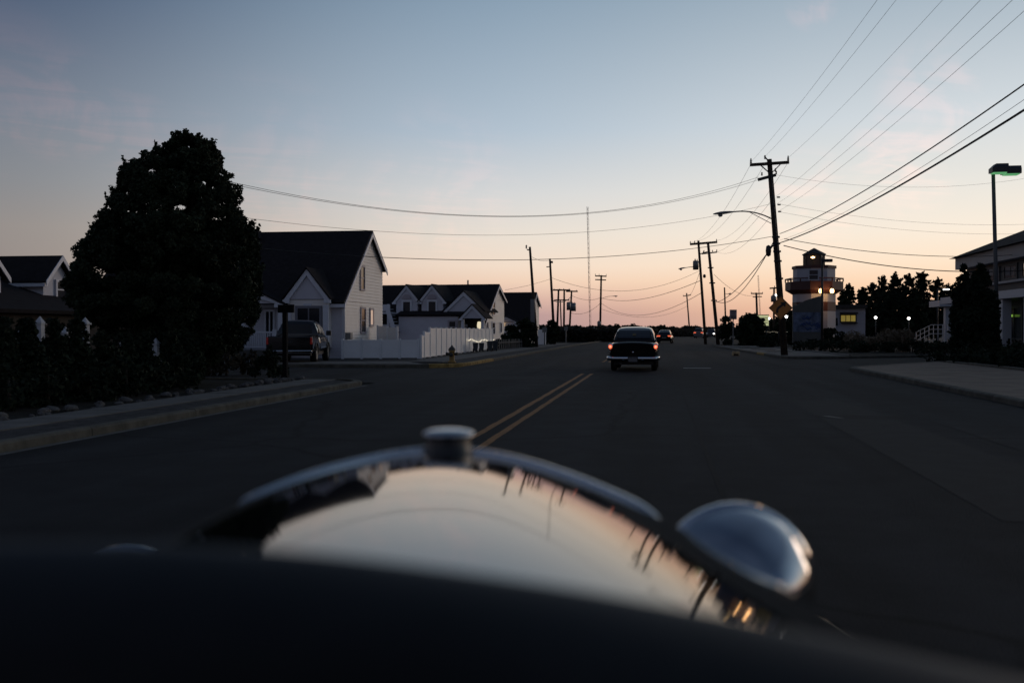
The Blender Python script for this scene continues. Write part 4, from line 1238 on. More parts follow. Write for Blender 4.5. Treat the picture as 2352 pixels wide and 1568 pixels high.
pp = [(-.2, -.3), (-.19, -.06), (-.06, .06), (.06, .15), (.12, .2)]
pp = [(q[0] * .9, q[1] * .9) for q in pp]
for a, c in zip(pp, pp[1:]):
    ar.bar((a[0], -.006, zc + a[1]), (c[0], -.006, zc + c[1]), .12, .008, up=(0, 1, 0))
ar.prism([(-.03, -.01, zc + .28), (.27, -.01, zc + .33), (.23, -.01, zc + .03)], (0, .008, 0))
ar.build('curve_arrow', M_sgnblk, pn)
MB().box(-.02, .02, .013, .08, zc - .5, zc + .5).build('bracket', M_iron, t)

x, y = XY(1684, 88)
t = thing('road_sign', 'small white rectangular road sign with dark lettering on a post', 'sign', (x, y, 0))
s8 = 88 / F; zt_, zb2_ = W(1684, 711, 88).z, W(1684, 733, 88).z
M_sgnw = mat('sign_white', (.34, .30, .32), .5)
pn = MB().box(-8 * s8, 8 * s8, 0, .02, zb2_, zt_).build('panel', M_sgnw, t)
for i, (f, w, h) in enumerate(((.88, 12, .07), (.70, 11, .07), (.52, 9, .06), (.32, 12, .14), (.12, 12, .12))):
    z = zb2_ + (zt_ - zb2_) * f
    for k in range(4):
        xa = (-w / 2 + k * w / 4) * s8; MB().box(xa + .02, xa + w / 4 * s8 - .02, -.008, -.002, z - h, z + h * .6).build('lettering', M_sgnblk, pn)
MB().box(-.04, .04, .022, .08, 0, zt_).build('post', M_lampmetal, t)

# dark post with a T-shaped hanging board at the left corner
x, y = XY(655, 28.3)
t = thing('sign_post', 'dark post with a short T-arm at the near left corner', 'post', (x, y, 0.05))
zt_ = W(655, 706, 28.3).z
MB().box(-.06, .06, -.06, .06, 0, zt_ - .2).build('post', M_dark, t)
MB().box(-.20, .26, -.05, .05, zt_ - .198, zt_ + .03).build('arm', M_dark, t)
MB().box(-.09, .09, -.09, .09, 0, .12).build('foot', M_dark, t)
for i, (px, D, hh, lab) in enumerate(((1685, 86, 0, ''),)):
    pass
# small white roadside boxes and sign posts far left
for px, D, w, h, lab, nm, cat in ((1356, 135, 1.0, 1.75, 'tall pale blue kiosk at the far left roadside', 'kiosk', 'kiosk'), (1372, 130, .8, .85, 'small pale box just right of the kiosk', 'utility_box', 'box'), (1398, 134, .75, 1.0, 'pale box farther right of the kiosk', 'utility_box', 'box')):
    x, y = XY(px, D)
    t = thing(nm, lab, cat, (x, y, 0))
    MB().box(-w / 2, w / 2, -w / 2, w / 2, 0.05, h).build('cabinet', mat('pale_box_' + nm, (.30, .33, .42) if nm == 'kiosk' else (.24, .25, .24), .6), t, bevel=.05)
    MB().box(-w * .55, w * .55, -w * .55, w * .55, h + .001, h + .12).build('lid', MATS['pale_box_' + nm], t, bevel=.03)
    MB().box(-w * .35, w * .35, -w * .5 - .02, -w * .5 - .002, h * .2, h * .85).build('door', M_lampmetal, t)
for px, D, pt, lab in ((1251, 92, 758, 'grey metal post between the two left poles'), (1300, 118, 755, 'far grey roadside post below the crossarm group')):
    x, y = XY(px, D); t = thing('marker_post', lab, 'post', (x, y, 0))
    z = W(px, pt, D).z
    MB().box(-.06, .06, -.06, .06, 0, z + .3).build('post', M_lampmetal, t)
    MB().box(-.22, .22, -.075, -.062, z - .2, z + .25).build('plate', M_lampmetal, t)
x, y = XY(1244, 96); t = thing('white_panel', 'pale white board standing between the left poles', 'panel', (x, y, 0), R(-40))
MB().box(-.5, .5, -.04, .04, .1, 1.55).build('board', M_pvc, t)
for s in (-1, 1): MB().box(s * .45 - .05, s * .45 + .05, .045, .12, 0, 1.5).build('leg', M_pvc, t)

# ------------------------------------------------------------------ right side: lighthouse, shop, office
def ngon(n, r, z, c=(0, 0), rot=0.0):
    return [(c[0] + r * math.cos(2 * math.pi * k / n + rot), c[1] + r * math.sin(2 * math.pi * k / n + rot), z) for k in range(n)]

LD = 88.0; ls = LD / F
lx, ly = XY(1869, LD)
t = thing('lighthouse', 'small red and white lighthouse-shaped building with balcony and lit lanterns', 'lighthouse', (lx, ly, 0))
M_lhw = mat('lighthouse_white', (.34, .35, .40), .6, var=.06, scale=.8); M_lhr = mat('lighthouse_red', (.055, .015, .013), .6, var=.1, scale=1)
M_lhroof = mat('lighthouse_roof', (.03, .026, .025), .8); M_lant = mat('lantern_room_glass', (.045, .028, .02), .4)
LZ = lambda py: W(1869, py, LD).z
rot8 = math.pi / 8 + .12
def drum(name, r0, z0, r1, z1, m, parent=t, n=8):
    return MB().loft([ngon(n, r0, z0, rot=rot8), ngon(n, r1, z1, rot=rot8)], smooth=False).build(name, m, parent)
k8 = 1 / math.cos(math.pi / 8) * .985
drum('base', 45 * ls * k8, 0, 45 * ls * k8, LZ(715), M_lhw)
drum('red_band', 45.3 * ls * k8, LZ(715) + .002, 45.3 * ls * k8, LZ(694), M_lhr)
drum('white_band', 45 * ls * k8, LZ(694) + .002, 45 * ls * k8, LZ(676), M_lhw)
g = drum('balcony_skirt', 46 * ls * k8, LZ(676) + .002, 60 * ls * k8, LZ(667), M_lhr)
drum('balcony_wall', 60.5 * ls * k8, LZ(667) + .002, 60.5 * ls * k8, LZ(648), M_lhr)
rl = MB(); P_ = ngon(8, 60 * ls * k8, LZ(641), rot=rot8)
for i in range(8):
    rl.bar(P_[i], P_[(i + 1) % 8], .1, .1)
rl = rl.build('balcony_rail', M_lhr, t)
for i in range(8):
    for f in (0, .5):
        p = Vector(P_[i]).lerp(Vector(P_[(i + 1) % 8]), f)
        MB().box(p.x - .05, p.x + .05, p.y - .05, p.y + .05, LZ(648), LZ(641)).build('rail_post', M_lhr, rl)
drum('drum_wall', 44 * ls * k8, LZ(648), 44 * ls * k8, LZ(618), M_lhw)
drum('drum_cornice', 46.5 * ls * k8, LZ(618) + .002, 46.5 * ls * k8, LZ(611.5), M_lhr)
drum('lantern_room', 21 * ls * k8, LZ(611.5) + .002, 21 * ls * k8, LZ(586), M_lant)
for i in range(8):
    p = ngon(8, 21.2 * ls * k8, 0, rot=rot8)[i]
    MB().box(p[0] - .06, p[0] + .06, p[1] - .06, p[1] + .06, LZ(611), LZ(586)).build('lantern_post', M_lhroof, t)
MB().loft([ngon(8, 25 * ls * k8, LZ(586) + .002, rot=rot8), ngon(8, 25 * ls * k8, LZ(584), rot=rot8), ngon(8, .05, LZ(570), rot=rot8)], smooth=False).build('roof', M_lhroof, t)
q = W(1867, 591, LD - 1.6 / 1) - Vector((lx, ly, 0)); MB().lathe([(0, -.09), (.16, -.05), (.16, .05), (0, .09)], 10, 'z', (q.x, q.y, q.z)).build('lantern_lamp', M_warm, t)
q = W(1869, 630, LD - 3.35) - Vector((lx, ly, 0)); window(t, lambda a, z, o: (a, q.y + .1 - o, z), q.x - .35, q.x + .35, q.z - .42, q.z + .35, w=.08, frame=M_lhw)
for px in (1885, 1911):
    q = W(px, 668, LD - 2.55) - Vector((lx, ly, 0))
    o = MB().lathe([(0, -.2), (.13, -.16), (.17, 0), (.13, .16), (0, .2)], 12, 'z', q).build('wall_lantern', M_warm, t)
    MB().box(q.x - .06, q.x + .06, q.y - .02, q.y + .5, q.z + .2, q.z + .28).build('lantern_bracket', M_iron, o)
    ld = bpy.data.lights.new('lantern_glow', 'POINT'); ld.energy = 28; ld.color = (1, .5, .2); ld.shadow_soft_size = .18
    lo_ = bpy.data.objects.new('lantern_glow', ld); COL.objects.link(lo_); lo_.location = Vector((lx, ly, 0)) + q + Vector((0, -.35, -.15))
# sloping stair wall with painted mural in front
wd = 83.5; wx, wy = XY(1855, wd); ws = wd / F
t = thing('mural_wall', 'sloped-top dark wall with a blue painted wave mural before lighthouse', 'wall', (wx, wy, 0))
M_mw = mat('mural_wall_grey', (.085, .085, .08), .8, var=.15, scale=.6)
zz_ = lambda py: W(1855, py, wd).z
MB().prism([(-33 * ws, 0, 0), (33 * ws, 0, 0), (33 * ws, 0, zz_(678)), (-5 * ws, 0, zz_(690)), (-27 * ws, 0, zz_(702)), (-33 * ws, 0, zz_(702))], (0, .35, 0)).build('wall', M_mw, t)
M_mur = mat('mural_blue', (.055, .10, .22), .7, var=.75, scale=1.6, col2=(.16, .20, .30), detail=7)
mu = MB().box(-32 * ws, 31 * ws, -.03, -.004, zz_(762), zz_(717)).build('mural_panel', M_mur, t)
M_wave = mat('mural_wave_paint', (.03, .06, .17), .7, var=.4, scale=2)
for i in range(11):
    xx = random.uniform(-26, 20) * ws; z = zz_(random.uniform(724, 757)); wl_ = random.uniform(8, 20) * ws
    pts = [(xx + wl_ * f, -.036, z + .09 * math.sin(f * 9 + i)) for f in [k / 8 for k in range(9)]]
    MB().tube(pts, .055, 5).build('painted_wave', M_wave, mu)
# lamp post in front of the lighthouse
x, y = XY(1888, 74); s7 = 74 / F
t = thing('parking_lamp', 'slim dark lamp post with one box head before the lighthouse', 'lamp post', (x, y, 0))
MB().tube([(0, 0, 0), (0, 0, W(1888, 592, 74).z)], [.1, .07], 10).build('shaft', M_iron, t)
z = W(1888, 599, 74).z; MB().box(.06, .72, -.2, .2, z - .1, z + .12).build('lamp_head', M_iron, t, bevel=.03)
MB().box(-.22, .22, -.22, .22, 0, .5).build('base', M_conc, t)
# low shop with a lit window
SDp = 96.0; sx_, sy_ = XY(1952, SDp); ss = SDp / F
t = thing('shop', 'low pale shop with a glowing yellow window right of the lighthouse', 'shop', (sx_, sy_, 0))
SZ = lambda py: W(1952, py, SDp).z
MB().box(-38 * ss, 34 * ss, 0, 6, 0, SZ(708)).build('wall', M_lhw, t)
MB().box(-40 * ss, 36 * ss, -.5, 6.4, SZ(708) + .002, SZ(700)).build('roof', M_lhroof, t)
M_shoplit = mat('shop_window_glow', (.5, .4, .12), .4, emit=(.85, .62, .12), estr=.18, var=.6, scale=2.2)
window(t, lambda a, z, o: (a, -o, z), -20 * ss, 12 * ss, SZ(738), SZ(724), glass=M_shoplit, bars=(2, 0), frame=M_lhroof, w=.1)
MB().box(-22 * ss, 15 * ss, -.7, -.03, SZ(721), SZ(717)).build('awning', M_lhroof, t)
MB().box(-20 * ss, 16 * ss, -.35, -.06, SZ(743), SZ(741)).build('counter', M_lhroof, t)
window(t, lambda a, z, o: (a, -o, z), -34 * ss, -27 * ss, SZ(748), SZ(730), bars=(0, 0), frame=M_lhw, w=.1)

# office building on the right edge
ox = 20.8
oy1 = onX(2199, ox)
t = thing('office_building', 'two-storey office with pale fascia bands and dark hipped roof at right', 'building', (ox, oy1, 0))
oz = lambda py, px=2199: ZZ(py, ox, onX(px, ox))
M_fas = mat('office_fascia', (.30, .29, .29), .7, var=.06, scale=.7); M_off = mat('office_dark_band', (.035, .037, .042), .7); M_offw = mat('office_lower_white', (.44, .46, .50), .6)
OL = 34.0
zr0, zr1 = oz(593), oz(619)
MB().box(0.6, 14, -OL, 0, 0, zr1 + .2).build('core_wall', M_off, t)
MB().box(0, 14.6, -OL - .6, 0.6, zr1, zr0).build('upper_fascia', M_fas, t)
MB().loft([[(-.35, -OL - 1, zr0 + .002), (15, -OL - 1, zr0 + .002), (15, .9, zr0 + .002), (-.35, .9, zr0 + .002)], [(7.0, -OL + 6, zr0 + 3.2), (7.6, -OL + 6, zr0 + 3.2), (7.6, -6.5, zr0 + 3.2), (7.0, -6.5, zr0 + 3.2)]], smooth=False).build('roof', M_roof, t)
zw0, zw1 = oz(664), oz(640) 
zw0 = oz(656)
pl = lambda a, z, o: (.6 - o, a, z)
M_offgl = mat('office_window_glass', (.26, .23, .21), .06, metal=.7)
for i in range(7):
    a = -1.6 - i * 3.1
    window(t, pl, a - 2.1, a, zw0 + .08, oz(629), bars=(1, 0), glass=M_offgl, frame=M_off, w=.12)
MB().box(0.35, .597, -OL, 0.2, zw0 - .22, zw0 - .08).build('window_sill', M_fas, t)
zl1, zl0 = oz(683), oz(698)
MB().box(-.9, 1.0, -OL, 0.9, zl0, zl1).build('lower_fascia', M_offw, t)
for i in range(6):
    y_ = -3.2 - i * 4.0
    MB().box(-.75, -.25, y_ - .3, y_ + .3, 0, zl0 - .002).build('column', M_offw, t)
for i in range(5):
    a = -4.2 - i * 4.0
    window(t, pl, a - 2.6, a, 1.0, zl0 - .5, bars=(1, 0), glass=M_glass, frame=M_off, w=.15)
MB().box(.2, .5, -9.4, -8.8, 2.28, 2.42).build('green_lit_sign', mat('green_window_light', (.4, .6, .1), .4, emit=(.45, .85, .12), estr=.55), t)
# entrance canopy at the far end
cx0, cy0 = XY(2178, 78)
t = thing('entrance_canopy', 'pale flat entrance canopy on a square column left of the office', 'canopy', (cx0, cy0, 0))
cz = lambda py: W(2178, py, 78).z
MB().box(-.8, 3.5, -.6, 2.5, cz(704), cz(690)).build('canopy_slab', M_offw, t)
MB().box(-.28, .28, -.25, .3, 0, cz(704) - .002).build('column', M_offw, t)
MB().box(2.8, 3.3, -.25, .3, 0, cz(704) - .002).build('column', M_offw, t)
# ramp railing
ra, rb = XY(2104, 82), XY(2176, 76)
t = thing('ramp_railing', 'white sloping ramp railing left of the office entrance', 'railing', (ra[0], ra[1], 0))
v = Vector((rb[0] - ra[0], rb[1] - ra[1], 0))
M_rail = mat('ramp_rail_white', (.45, .46, .48), .5)
z0r = 1.0
for h in (.25, .6, .95):
    MB().tube([Vector((0, 0, .35 + h)), v * .5 + Vector((0, 0, .95 + h)), v + Vector((0, 0, .95 + h))], .03, 6).build('rail', M_rail, t)
for i in range(8):
    f = i / 7; zz2 = .35 + min(f / .5, 1) * .6
    MB().tube([v * f, v * f + Vector((0, 0, zz2 + .95))], .03, 6).build('rail_post', M_rail, t)

# twin-head parking lot lamp
LPD = 48.0; x, y = XY(2293, LPD); tp = W(2281, 388, LPD)
t = thing('parking_lamp', 'tall lamp post with two box heads at the right edge', 'lamp post', (x, y, 0))
l = tp - Vector((x, y, 0))
MB().tube([(0, 0, -.1), l], [.105, .085], 12).build('shaft', mat('lamp_post_grey', (.075, .078, .082), .6), t)
MB().box(-.3, .3, -.3, .3, -.1, .6).build('base', M_conc, t)
M_lhead = mat('lamp_head_dark', (.028, .03, .035), .5)
for (pa, pb, ya, yb, dd, rz_) in ((2276, 2312, 377, 397, -.25, 0), (2303, 2341, 382, 400, .5, 0)):
    A = W(pa, yb, LPD + dd) - Vector((x, y, 0)); C = W(pb, ya, LPD + dd) - Vector((x, y, 0))
    h = MB()
    yy = (A.y + C.y) / 2
    h.loft([[(A.x, yy - .3, A.z), (C.x, yy - .3, A.z), (C.x, yy + .3, A.z), (A.x, yy + .3, A.z)], [(A.x, yy - .3, A.z + .22), (C.x, yy - .3, A.z + .22), (C.x, yy + .3, A.z + .22), (A.x, yy + .3, A.z + .22)], [(A.x + .2, yy - .22, C.z), (C.x, yy - .22, C.z), (C.x, yy + .22, C.z), (A.x + .2, yy + .22, C.z)]], smooth=False)
    hd = h.build('lamp_head', M_lhead, t)
    MB().box(A.x + .07, C.x - .07, yy - .24, yy + .24, A.z - .05, A.z - .002).build('lens', M_green_lit, hd)
MB().bar(l + Vector((0, 0, -.12)), l + Vector((.7, .35, -.12)), .06).build('head_bracket', M_lhead, t)

# hedges, grasses, evergreens on the right
columnar('left of two tall dark column evergreens before the office', *XY(2214, 47), .62, 4.45, 'tall evergreens before the office', per=1500, leaf=.08, taper=.74)
columnar('right of two tall dark column evergreens before the office', *XY(2251, 46), .80, 4.4, 'tall evergreens before the office', per=1400, leaf=.08, taper=.74)
def hedge(label, pts, r, h, leaf=.09, per=500, m=M_leafd):
    t = thing('hedge', label, 'hedge', (pts[0][0], pts[0][1], .08))
    c = []
    L_ = 0
    for a, e in zip(pts, pts[1:]):
        A, E = Vector((*a, 0)), Vector((*e, 0)); n_ = max(3, int((E - A).length * 7))
        for i in range(n_):
            p = A.lerp(E, random.random()); rr = random.uniform(.22, .4)
            hh = h * (.9 + .12 * math.sin(p.x * 2.1 + p.y))
            c.append((p.x - pts[0][0] + random.uniform(-r, r), p.y - pts[0][1] + random.uniform(-r, r), random.uniform(.1, hh - rr * .6), rr))
    leaves('foliage', clump_points(c, per), leaf, m, t)
    b = MB()
    for a in pts: b.tube([(a[0] - pts[0][0], a[1] - pts[0][1], -.1), (a[0] - pts[0][0], a[1] - pts[0][1], h * .6)], .03, 5)
    b.build('stem', M_bark, t)
hedge('low dark hedge in front of the mural wall', [XY(1836, 66), XY(1905, 64)], .7, .95)
hedge('long low dark hedge right of the lamp post', [XY(1912, 63), XY(2010, 62), XY(2090, 61)], .8, .8)
hedge('low hedge below the ramp railing', [XY(2096, 62), XY(2205, 58)], .8, .85)
hedge('dark hedge mass at the right edge beside concrete apron', [XY(2170, 45), XY(2240, 42), XY(2300, 38), XY(2400, 34)], .9, .75)
hedge('dark shrub line under the office windows', [XY(2290, 47), XY(2400, 42)], .9, 1.0)
def plume(label, px, D, r, h):
    x, y = XY(px, D); t = thing('plume_grass', label, 'grass clump', (x, y, .08), group='plume grasses by the parking lot')
    b = []
    c = []
    for i in range(150):
        th = random.uniform(0, 6.28); q = r * math.sqrt(random.random()); hh = h * random.uniform(.7, 1.0) * (1 - .25 * (q / r) ** 2)
        for k in range(16):
            f = k / 15; c.append((q * math.cos(th) * (.3 + .7 * f), q * math.sin(th) * (.3 + .7 * f), hh * f))
    leaves('blades', np.array(c) + rng.normal(scale=.03, size=(len(c), 3)), .11, M_pampas, t, squash=.5)
    MB().tube([(0, 0, -.1), (0, 0, h * .4)], .05, 5).build('crown_base', M_scrub, t)
plume('pale plume grass left of the lit shop window end', 1962, 68, .75, 1.4)
plume('large pale plume grass right of the shop', 2043, 66, .8, 1.62)
plume('pale plume grass close right of the largest one', 2074, 66, .75, 1.58)
plume('low pale plume grass between the two taller clumps', 2003, 67, .5, 1.0)
for px, D, r, h, lab in ((1724, 92, 1.35, 2.75, 'big round dark bush left of the lit yellow sign'), (1668, 98, .85, 2.7, 'dark bush right behind the double-crossarm far pole'), (1765, 80, .9, .9, 'low dark bush left of the leaning pole'), (1830, 95, 1.0, 1.7, 'dark bush left of the mural wall'), (1800, 110, 1.3, 2.2, 'dark bush behind the diamond sign'), (1905, 84, .9, 1.5, 'dark bush right of the mural wall'), (1935, 80, .7, 1.2, 'small dark bush before the shop')):
    x, y = XY(px, D); shrub('round_bush', lab, x, y, r, h, leaf=.13, per=420, group='bushes on the right side')
# conifer belt behind
def conifer(label, px, py, D, w, grp='dark trees behind the parking lot'):
    x, y = XY(px, D); h = W(px, py, D).z; s_ = D / F; r = w * s_
    c = []
    r *= 1.3; n_ = 130
    for i in range(n_):
        f = random.random() ** .85
        rad = r * (1.05 - f * .95) * random.uniform(.4, 1.1); th = random.uniform(0, 6.28)
        rr = r * random.uniform(.12, .24) * (1.1 - f * .75)
        c.append((rad * math.cos(th), rad * math.sin(th), .8 + f * (h - 1.1), rr))
    for i in range(70):     # branch tips reaching out and up
        f = random.uniform(.15, .97); th = random.uniform(0, 6.28); rad = r * (1.08 - f * .9) * random.uniform(1.0, 1.38)
        for q in (.75, .9, 1.0):
            c.append((rad * q * math.cos(th), rad * q * math.sin(th), .8 + f * (h - 1.0) + .35 * q, r * .07 * (1.5 - q)))
    c.append((0, 0, h - .35, r * .12)); c.append((0, 0, h - .1, r * .07)); c.append((0, 0, h + .1, r * .04))
    tree('pine_tree', label, (x, y), c, 380, .20, h * .35, .14, M_leafd, grp, limbs=8)
cf_ = [(1938, 668, 128, 20), (1951, 655, 122, 20), (1981, 664, 126, 24), (2003, 652, 122, 22), (2026, 636, 118, 26), (2056, 628, 122, 32), (2087, 633, 118, 34), (2119, 628, 122, 32), (2153, 642, 118, 30), (2178, 655, 122, 26), (2200, 664, 124, 24), (2040, 668, 112, 36), (2105, 668, 112, 38)]
cn_ = ['first dark pine right of the lighthouse balcony', 'small peaked pine right of the lighthouse', 'low pine above the shop roof', 'pine peak above the right end of the shop', 'narrow tall pine left of the main dark group', 'tallest left pine of the dark group', 'broad pine in the middle of the dark group', 'tallest right pine of the dark group', 'pine right of the tallest pair near the floodlight', 'pine behind the office canopy', 'pine farthest right, beside the column evergreens', 'lower front pine with lamp light left of it', 'lower front pine between the two globe lamps']
for (px, py, D, w), lab in zip(cf_, cn_):
    conifer(lab, px, py, D, w)
conifer('small dark tree directly left of the lighthouse', 1812, 712, 120, 16)
conifer('small dark tree behind the leaning pole sign', 1790, 724, 130, 18)

# lamps in the parking lot
def globe_lamp(label, px, py, D, r=.2, m=M_white_lit, group='lit globe lamps'):
    x, y = XY(px, D); z = W(px, py, D).z
    t = thing('globe_lamp', label, 'lamp', (x, y, 0), group=group)
    MB().tube([(0, 0, 0), (0, 0, z - r)], .05, 8).build('shaft', M_iron, t)
    MB().lathe([(.02, -r), (r * .8, -r * .6), (r, 0), (r * .75, r * .65), (0, r * .9)], 14, 'z', (0, 0, z)).build('globe', m, t)
    MB().lathe([(r * .6, r * .8), (r * .3, r * 1.15), (0, r * 1.2)], 10, 'z', (0, 0, z)).build('finial', M_iron, t)
globe_lamp('bright globe lamp left of the large plume grass', 2011, 729, 104, .15)
globe_lamp('bright globe lamp right of the large plume grass', 2087, 731, 104, .15)
globe_lamp('bright lamp right of the lit yellow sign', 1766, 731, 125, .16)
globe_lamp('bright lamp just below the diamond sign', 1806, 727, 116, .17)
x, y = XY(2173, 108); t = thing('flood_lamp', 'white floodlight on a dark pole left of tall evergreens', 'lamp', (x, y, 0))
z = W(2173, 664, 108).z; MB().tube([(-.9, 0, 0), (-.9, 0, z + .1)], .09, 8).build('shaft', M_iron, t)
MB().box(-.95, -.3, -.1, .1, z + .02, z + .12).build('lamp_arm', M_iron, t)
MB().box(-.28, .25, -.2, .2, z - .08, z + .03).build('lamp_head', M_white_lit, t)
# glowing yellow-green sign box
x, y = XY(1751, 122); s1 = 122 / F; t = thing('lit_sign', 'glowing pale yellow-green sign board behind the round bush', 'sign', (x, y, 0))
z0s, z1s = W(1751, 748, 122).z, W(1751, 724, 122).z
M_lsg = mat('lit_sign_face', (.5, .52, .3), .5, emit=(.62, .64, .34), estr=.62)
pn = MB().box(-22 * s1, 14 * s1, 0, .2, z0s, z1s).build('sign_face', M_lsg, t)
for f in (.3, .52, .72):
    MB().box(-14 * s1, 12 * s1, -.02, -.003, z0s + (z1s - z0s) * f - .03, z0s + (z1s - z0s) * f + .05).build('lettering', mat('sign_letter_olive', (.10, .11, .05), .6), pn)
MB().box(-23 * s1, 15 * s1, -.03, .22, z1s + .002, z1s + .08).build('sign_cap', M_iron, t)
for s_ in (-18, 10): MB().box(s_ * s1 - .08, s_ * s1 + .08, .02, .18, 0, z0s - .002).build('post', M_iron, t)
# string lights strung past the lighthouse
st = thing('light_string', 'thin warm string of lights beyond the leaning pole', 'string lights', (0, 0, 0))
pa, pb = W(1738, 761, 112), W(1850, 758, 92)
pts = cross(pa, pb, .12, 40)
for i in range(0, 40):
    p = pts[i] + Vector((0, 0, .05 * math.sin(i * .9)))
    MB().lathe([(0, -.025), (.022, 0), (0, .025)], 6, 'z', p).build('bulb', M_string, st)
MB().tube(pts, .008, 4).build('cord', M_cable, st)
for f in (0.02, .5, .98):
    p = pts[int(40 * f)]; MB().tube([(p.x, p.y, 0), (p.x, p.y, p.z + .05)], .03, 6).build('stake', M_iron, st)
x, y = XY(1690 + 4, 58.5); 
# yellow worn drain box by the right kerb
p = G(1690, 817); t = thing('kerb_inlet', 'yellowish concrete drain block at the right kerb', 'drain', (p.x, p.y, 0))
MB().box(-.2, .2, -.2, .2, 0, .26).build('inlet_block', mat('drain_yellow', (.42, .30, .16), .8, var=.3, scale=5), t, bevel=.03)
MB().box(-.13, .13, -.205, -.201, .03, .12).build('opening', M_dark, t)

# ------------------------------------------------------------------ far scrub and tree line
def band(name, label, pxa, pxb, D0, D1, pyf, leaf, n_, m, zmin=0.0):
    P = []
    for i in range(n_):
        px = random.uniform(pxa, pxb); D = random.uniform(D0, D1)
        top = W(px, pyf(px), D).z
        x, y = XY(px, D); P.append((x, y, zmin + (top - zmin) * random.random() ** .6))
    o = leaves(name, P, leaf, m); return stuff(o, label)
tl = lambda px: 751.5 + 1.6 * math.sin(px * .09) + 1.2 * math.sin(px * .23 + 1) + random.uniform(-2.2, 1.5) + (1.5 if px > 1500 else 0)
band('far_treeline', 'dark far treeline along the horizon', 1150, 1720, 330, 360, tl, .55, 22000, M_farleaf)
band('far_treeline', 'dark far treeline behind the left houses', -60, 1180, 300, 330, lambda px: 740 + 6 * math.sin(px * .03) + random.uniform(-3, 3), .9, 14000, M_leafd)
band('far_treeline', 'dark far treeline behind the parking lot', 1700, 2450, 250, 280, lambda px: 735 + 6 * math.sin(px * .05) + random.uniform(-3, 3), .8, 14000, M_leafd)
band('marsh_reeds', 'brown marsh reeds beyond the road bend', 1490, 1655, 240, 320, lambda px: 757 + random.uniform(-2, 2), .4, 9000, M_scrub)
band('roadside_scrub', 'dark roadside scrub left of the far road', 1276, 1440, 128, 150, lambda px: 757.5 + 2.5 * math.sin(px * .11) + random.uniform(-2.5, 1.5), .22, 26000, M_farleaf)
for px, py, D, w, lab in ((1452, 743, 300, 7, 'small round far tree above the black sedan roof'), (1500, 748, 300, 6, 'tiny far tree right of the black sedan'), (1522, 745, 300, 8, 'sparse far tree above the second car'), (1415, 744, 220, 9, 'dark far tree beside the small far building')):
    x, y = XY(px, D); h = W(px, py, D).z; r = w * D / F
    tree('far_tree', lab, (x, y), [(random.uniform(-r, r) * .6, random.uniform(-r, r) * .6, h - r * random.uniform(.3, 1.5), r * .5) for _ in range(10)], 60, .3, h * .5, .12, M_leafd, 'far trees on the horizon', limbs=4)
x, y = XY(1400, 225); t = thing('far_building', 'small dim building on the horizon left of black sedan', 'building', (x, y, 0)); s_ = 225 / F
MB().box(-8 * s_, 8 * s_, 0, 4, 0, W(1400, 750, 225).z).build('wall', mat('far_wall', (.12, .10, .10), .8), t)
MB().prism([(-9 * s_, -.3, W(1400, 750, 225).z + .01), (9 * s_, -.3, W(1400, 750, 225).z + .01), (0, -.3, W(1400, 745, 225).z)], (0, 4.6, 0)).build('roof', M_roof, t)

# ------------------------------------------------------------------ vehicles
def mirror_ring(half, y):
    """half profile from bottom centre to top centre -> closed ring"""
    return [(x, y, z) for x, z in half] + [(-x, y, z) for x, z in reversed(half) if x > 1e-6]

def lerp_tab(tab, y):
    if y <= tab[0][0]: return tab[0][1]
    for (a, u), (c, v) in zip(tab, tab[1:]):
        if y <= c:
            f = (y - a) / (c - a); return u + (v - u) * f
    return tab[-1][1]

def smooth_tab(tab, y):
    if y <= tab[0][0]: return tab[0][1]
    for (a, u), (c, v) in zip(tab, tab[1:]):
        if y <= c:
            f = (y - a) / (c - a); f = f * f * (3 - 2 * f); return u + (v - u) * f
    return tab[-1][1]

def wheel(parent, x, y, r, w, rim=M_chrome, flip=1):
    tb_ = MB().lathe([(r * .62, -w / 2), (r * .93, -w / 2), (r, -w * .32), (r, w * .32), (r * .93, w / 2), (r * .62, w / 2)], 26, 'x', (x, y, r)).build('wheel', M_tyre, parent)
    MB().lathe([(0, w * .42 * flip), (r * .2, w * .46 * flip), (r * .3, w * .36 * flip), (r * .55, w * .4 * flip), (r * .64, w * .5 * flip), (r * .64, -w * .3 * flip), (0, -w * .3 * flip)], 22, 'x', (x, y, r)).build('rim', rim, tb_)
    return tb_

def car_body(parent, length, hw, prof, xs, tops, bot, m, name='body', ny=26):
    """prof: half profile in unit coordinates (x 0..1, z 0..1) between bot and top"""
    rings = []
    for i in range(ny):
        f = i / (ny - 1); y = length * (0.5 - 0.5 * math.cos(math.pi * f))
        sx, tp_, bt = smooth_tab(xs, y), smooth_tab(tops, y), lerp_tab(bot, y)
        rings.append(mirror_ring([(px_ * hw * sx, bt + (tp_ - bt) * pz) for px_, pz in prof], y))
    return MB().loft(rings).build(name, m, parent)

def cabin(parent, y0, y1, zb, tops, hwb, hwt, m, name='cabin', ny=24):
    rings = []
    for i in range(ny):
        f = i / (ny - 1); y = y0 + (y1 - y0) * f
        zt = smooth_tab(tops, y); k = min(1, max(0, (zt - zb) / (max(v for _, v in tops) - zb)))
        xt = hwb + (hwt - hwb) * k; rr = .13 * k + .005
        half = [(0, zb - .05), (hwb, zb - .05), (hwb + (xt - hwb) * .5, zb + (zt - zb) * .5), (xt, zt - rr), (xt - rr * .35, zt - rr * .35), (xt - rr, zt - rr * .05), (xt * .5, zt + .012 * k), (0, zt + .018 * k)]
        rings.append(mirror_ring(half, y))
    return MB().loft(rings).build(name, m, parent)

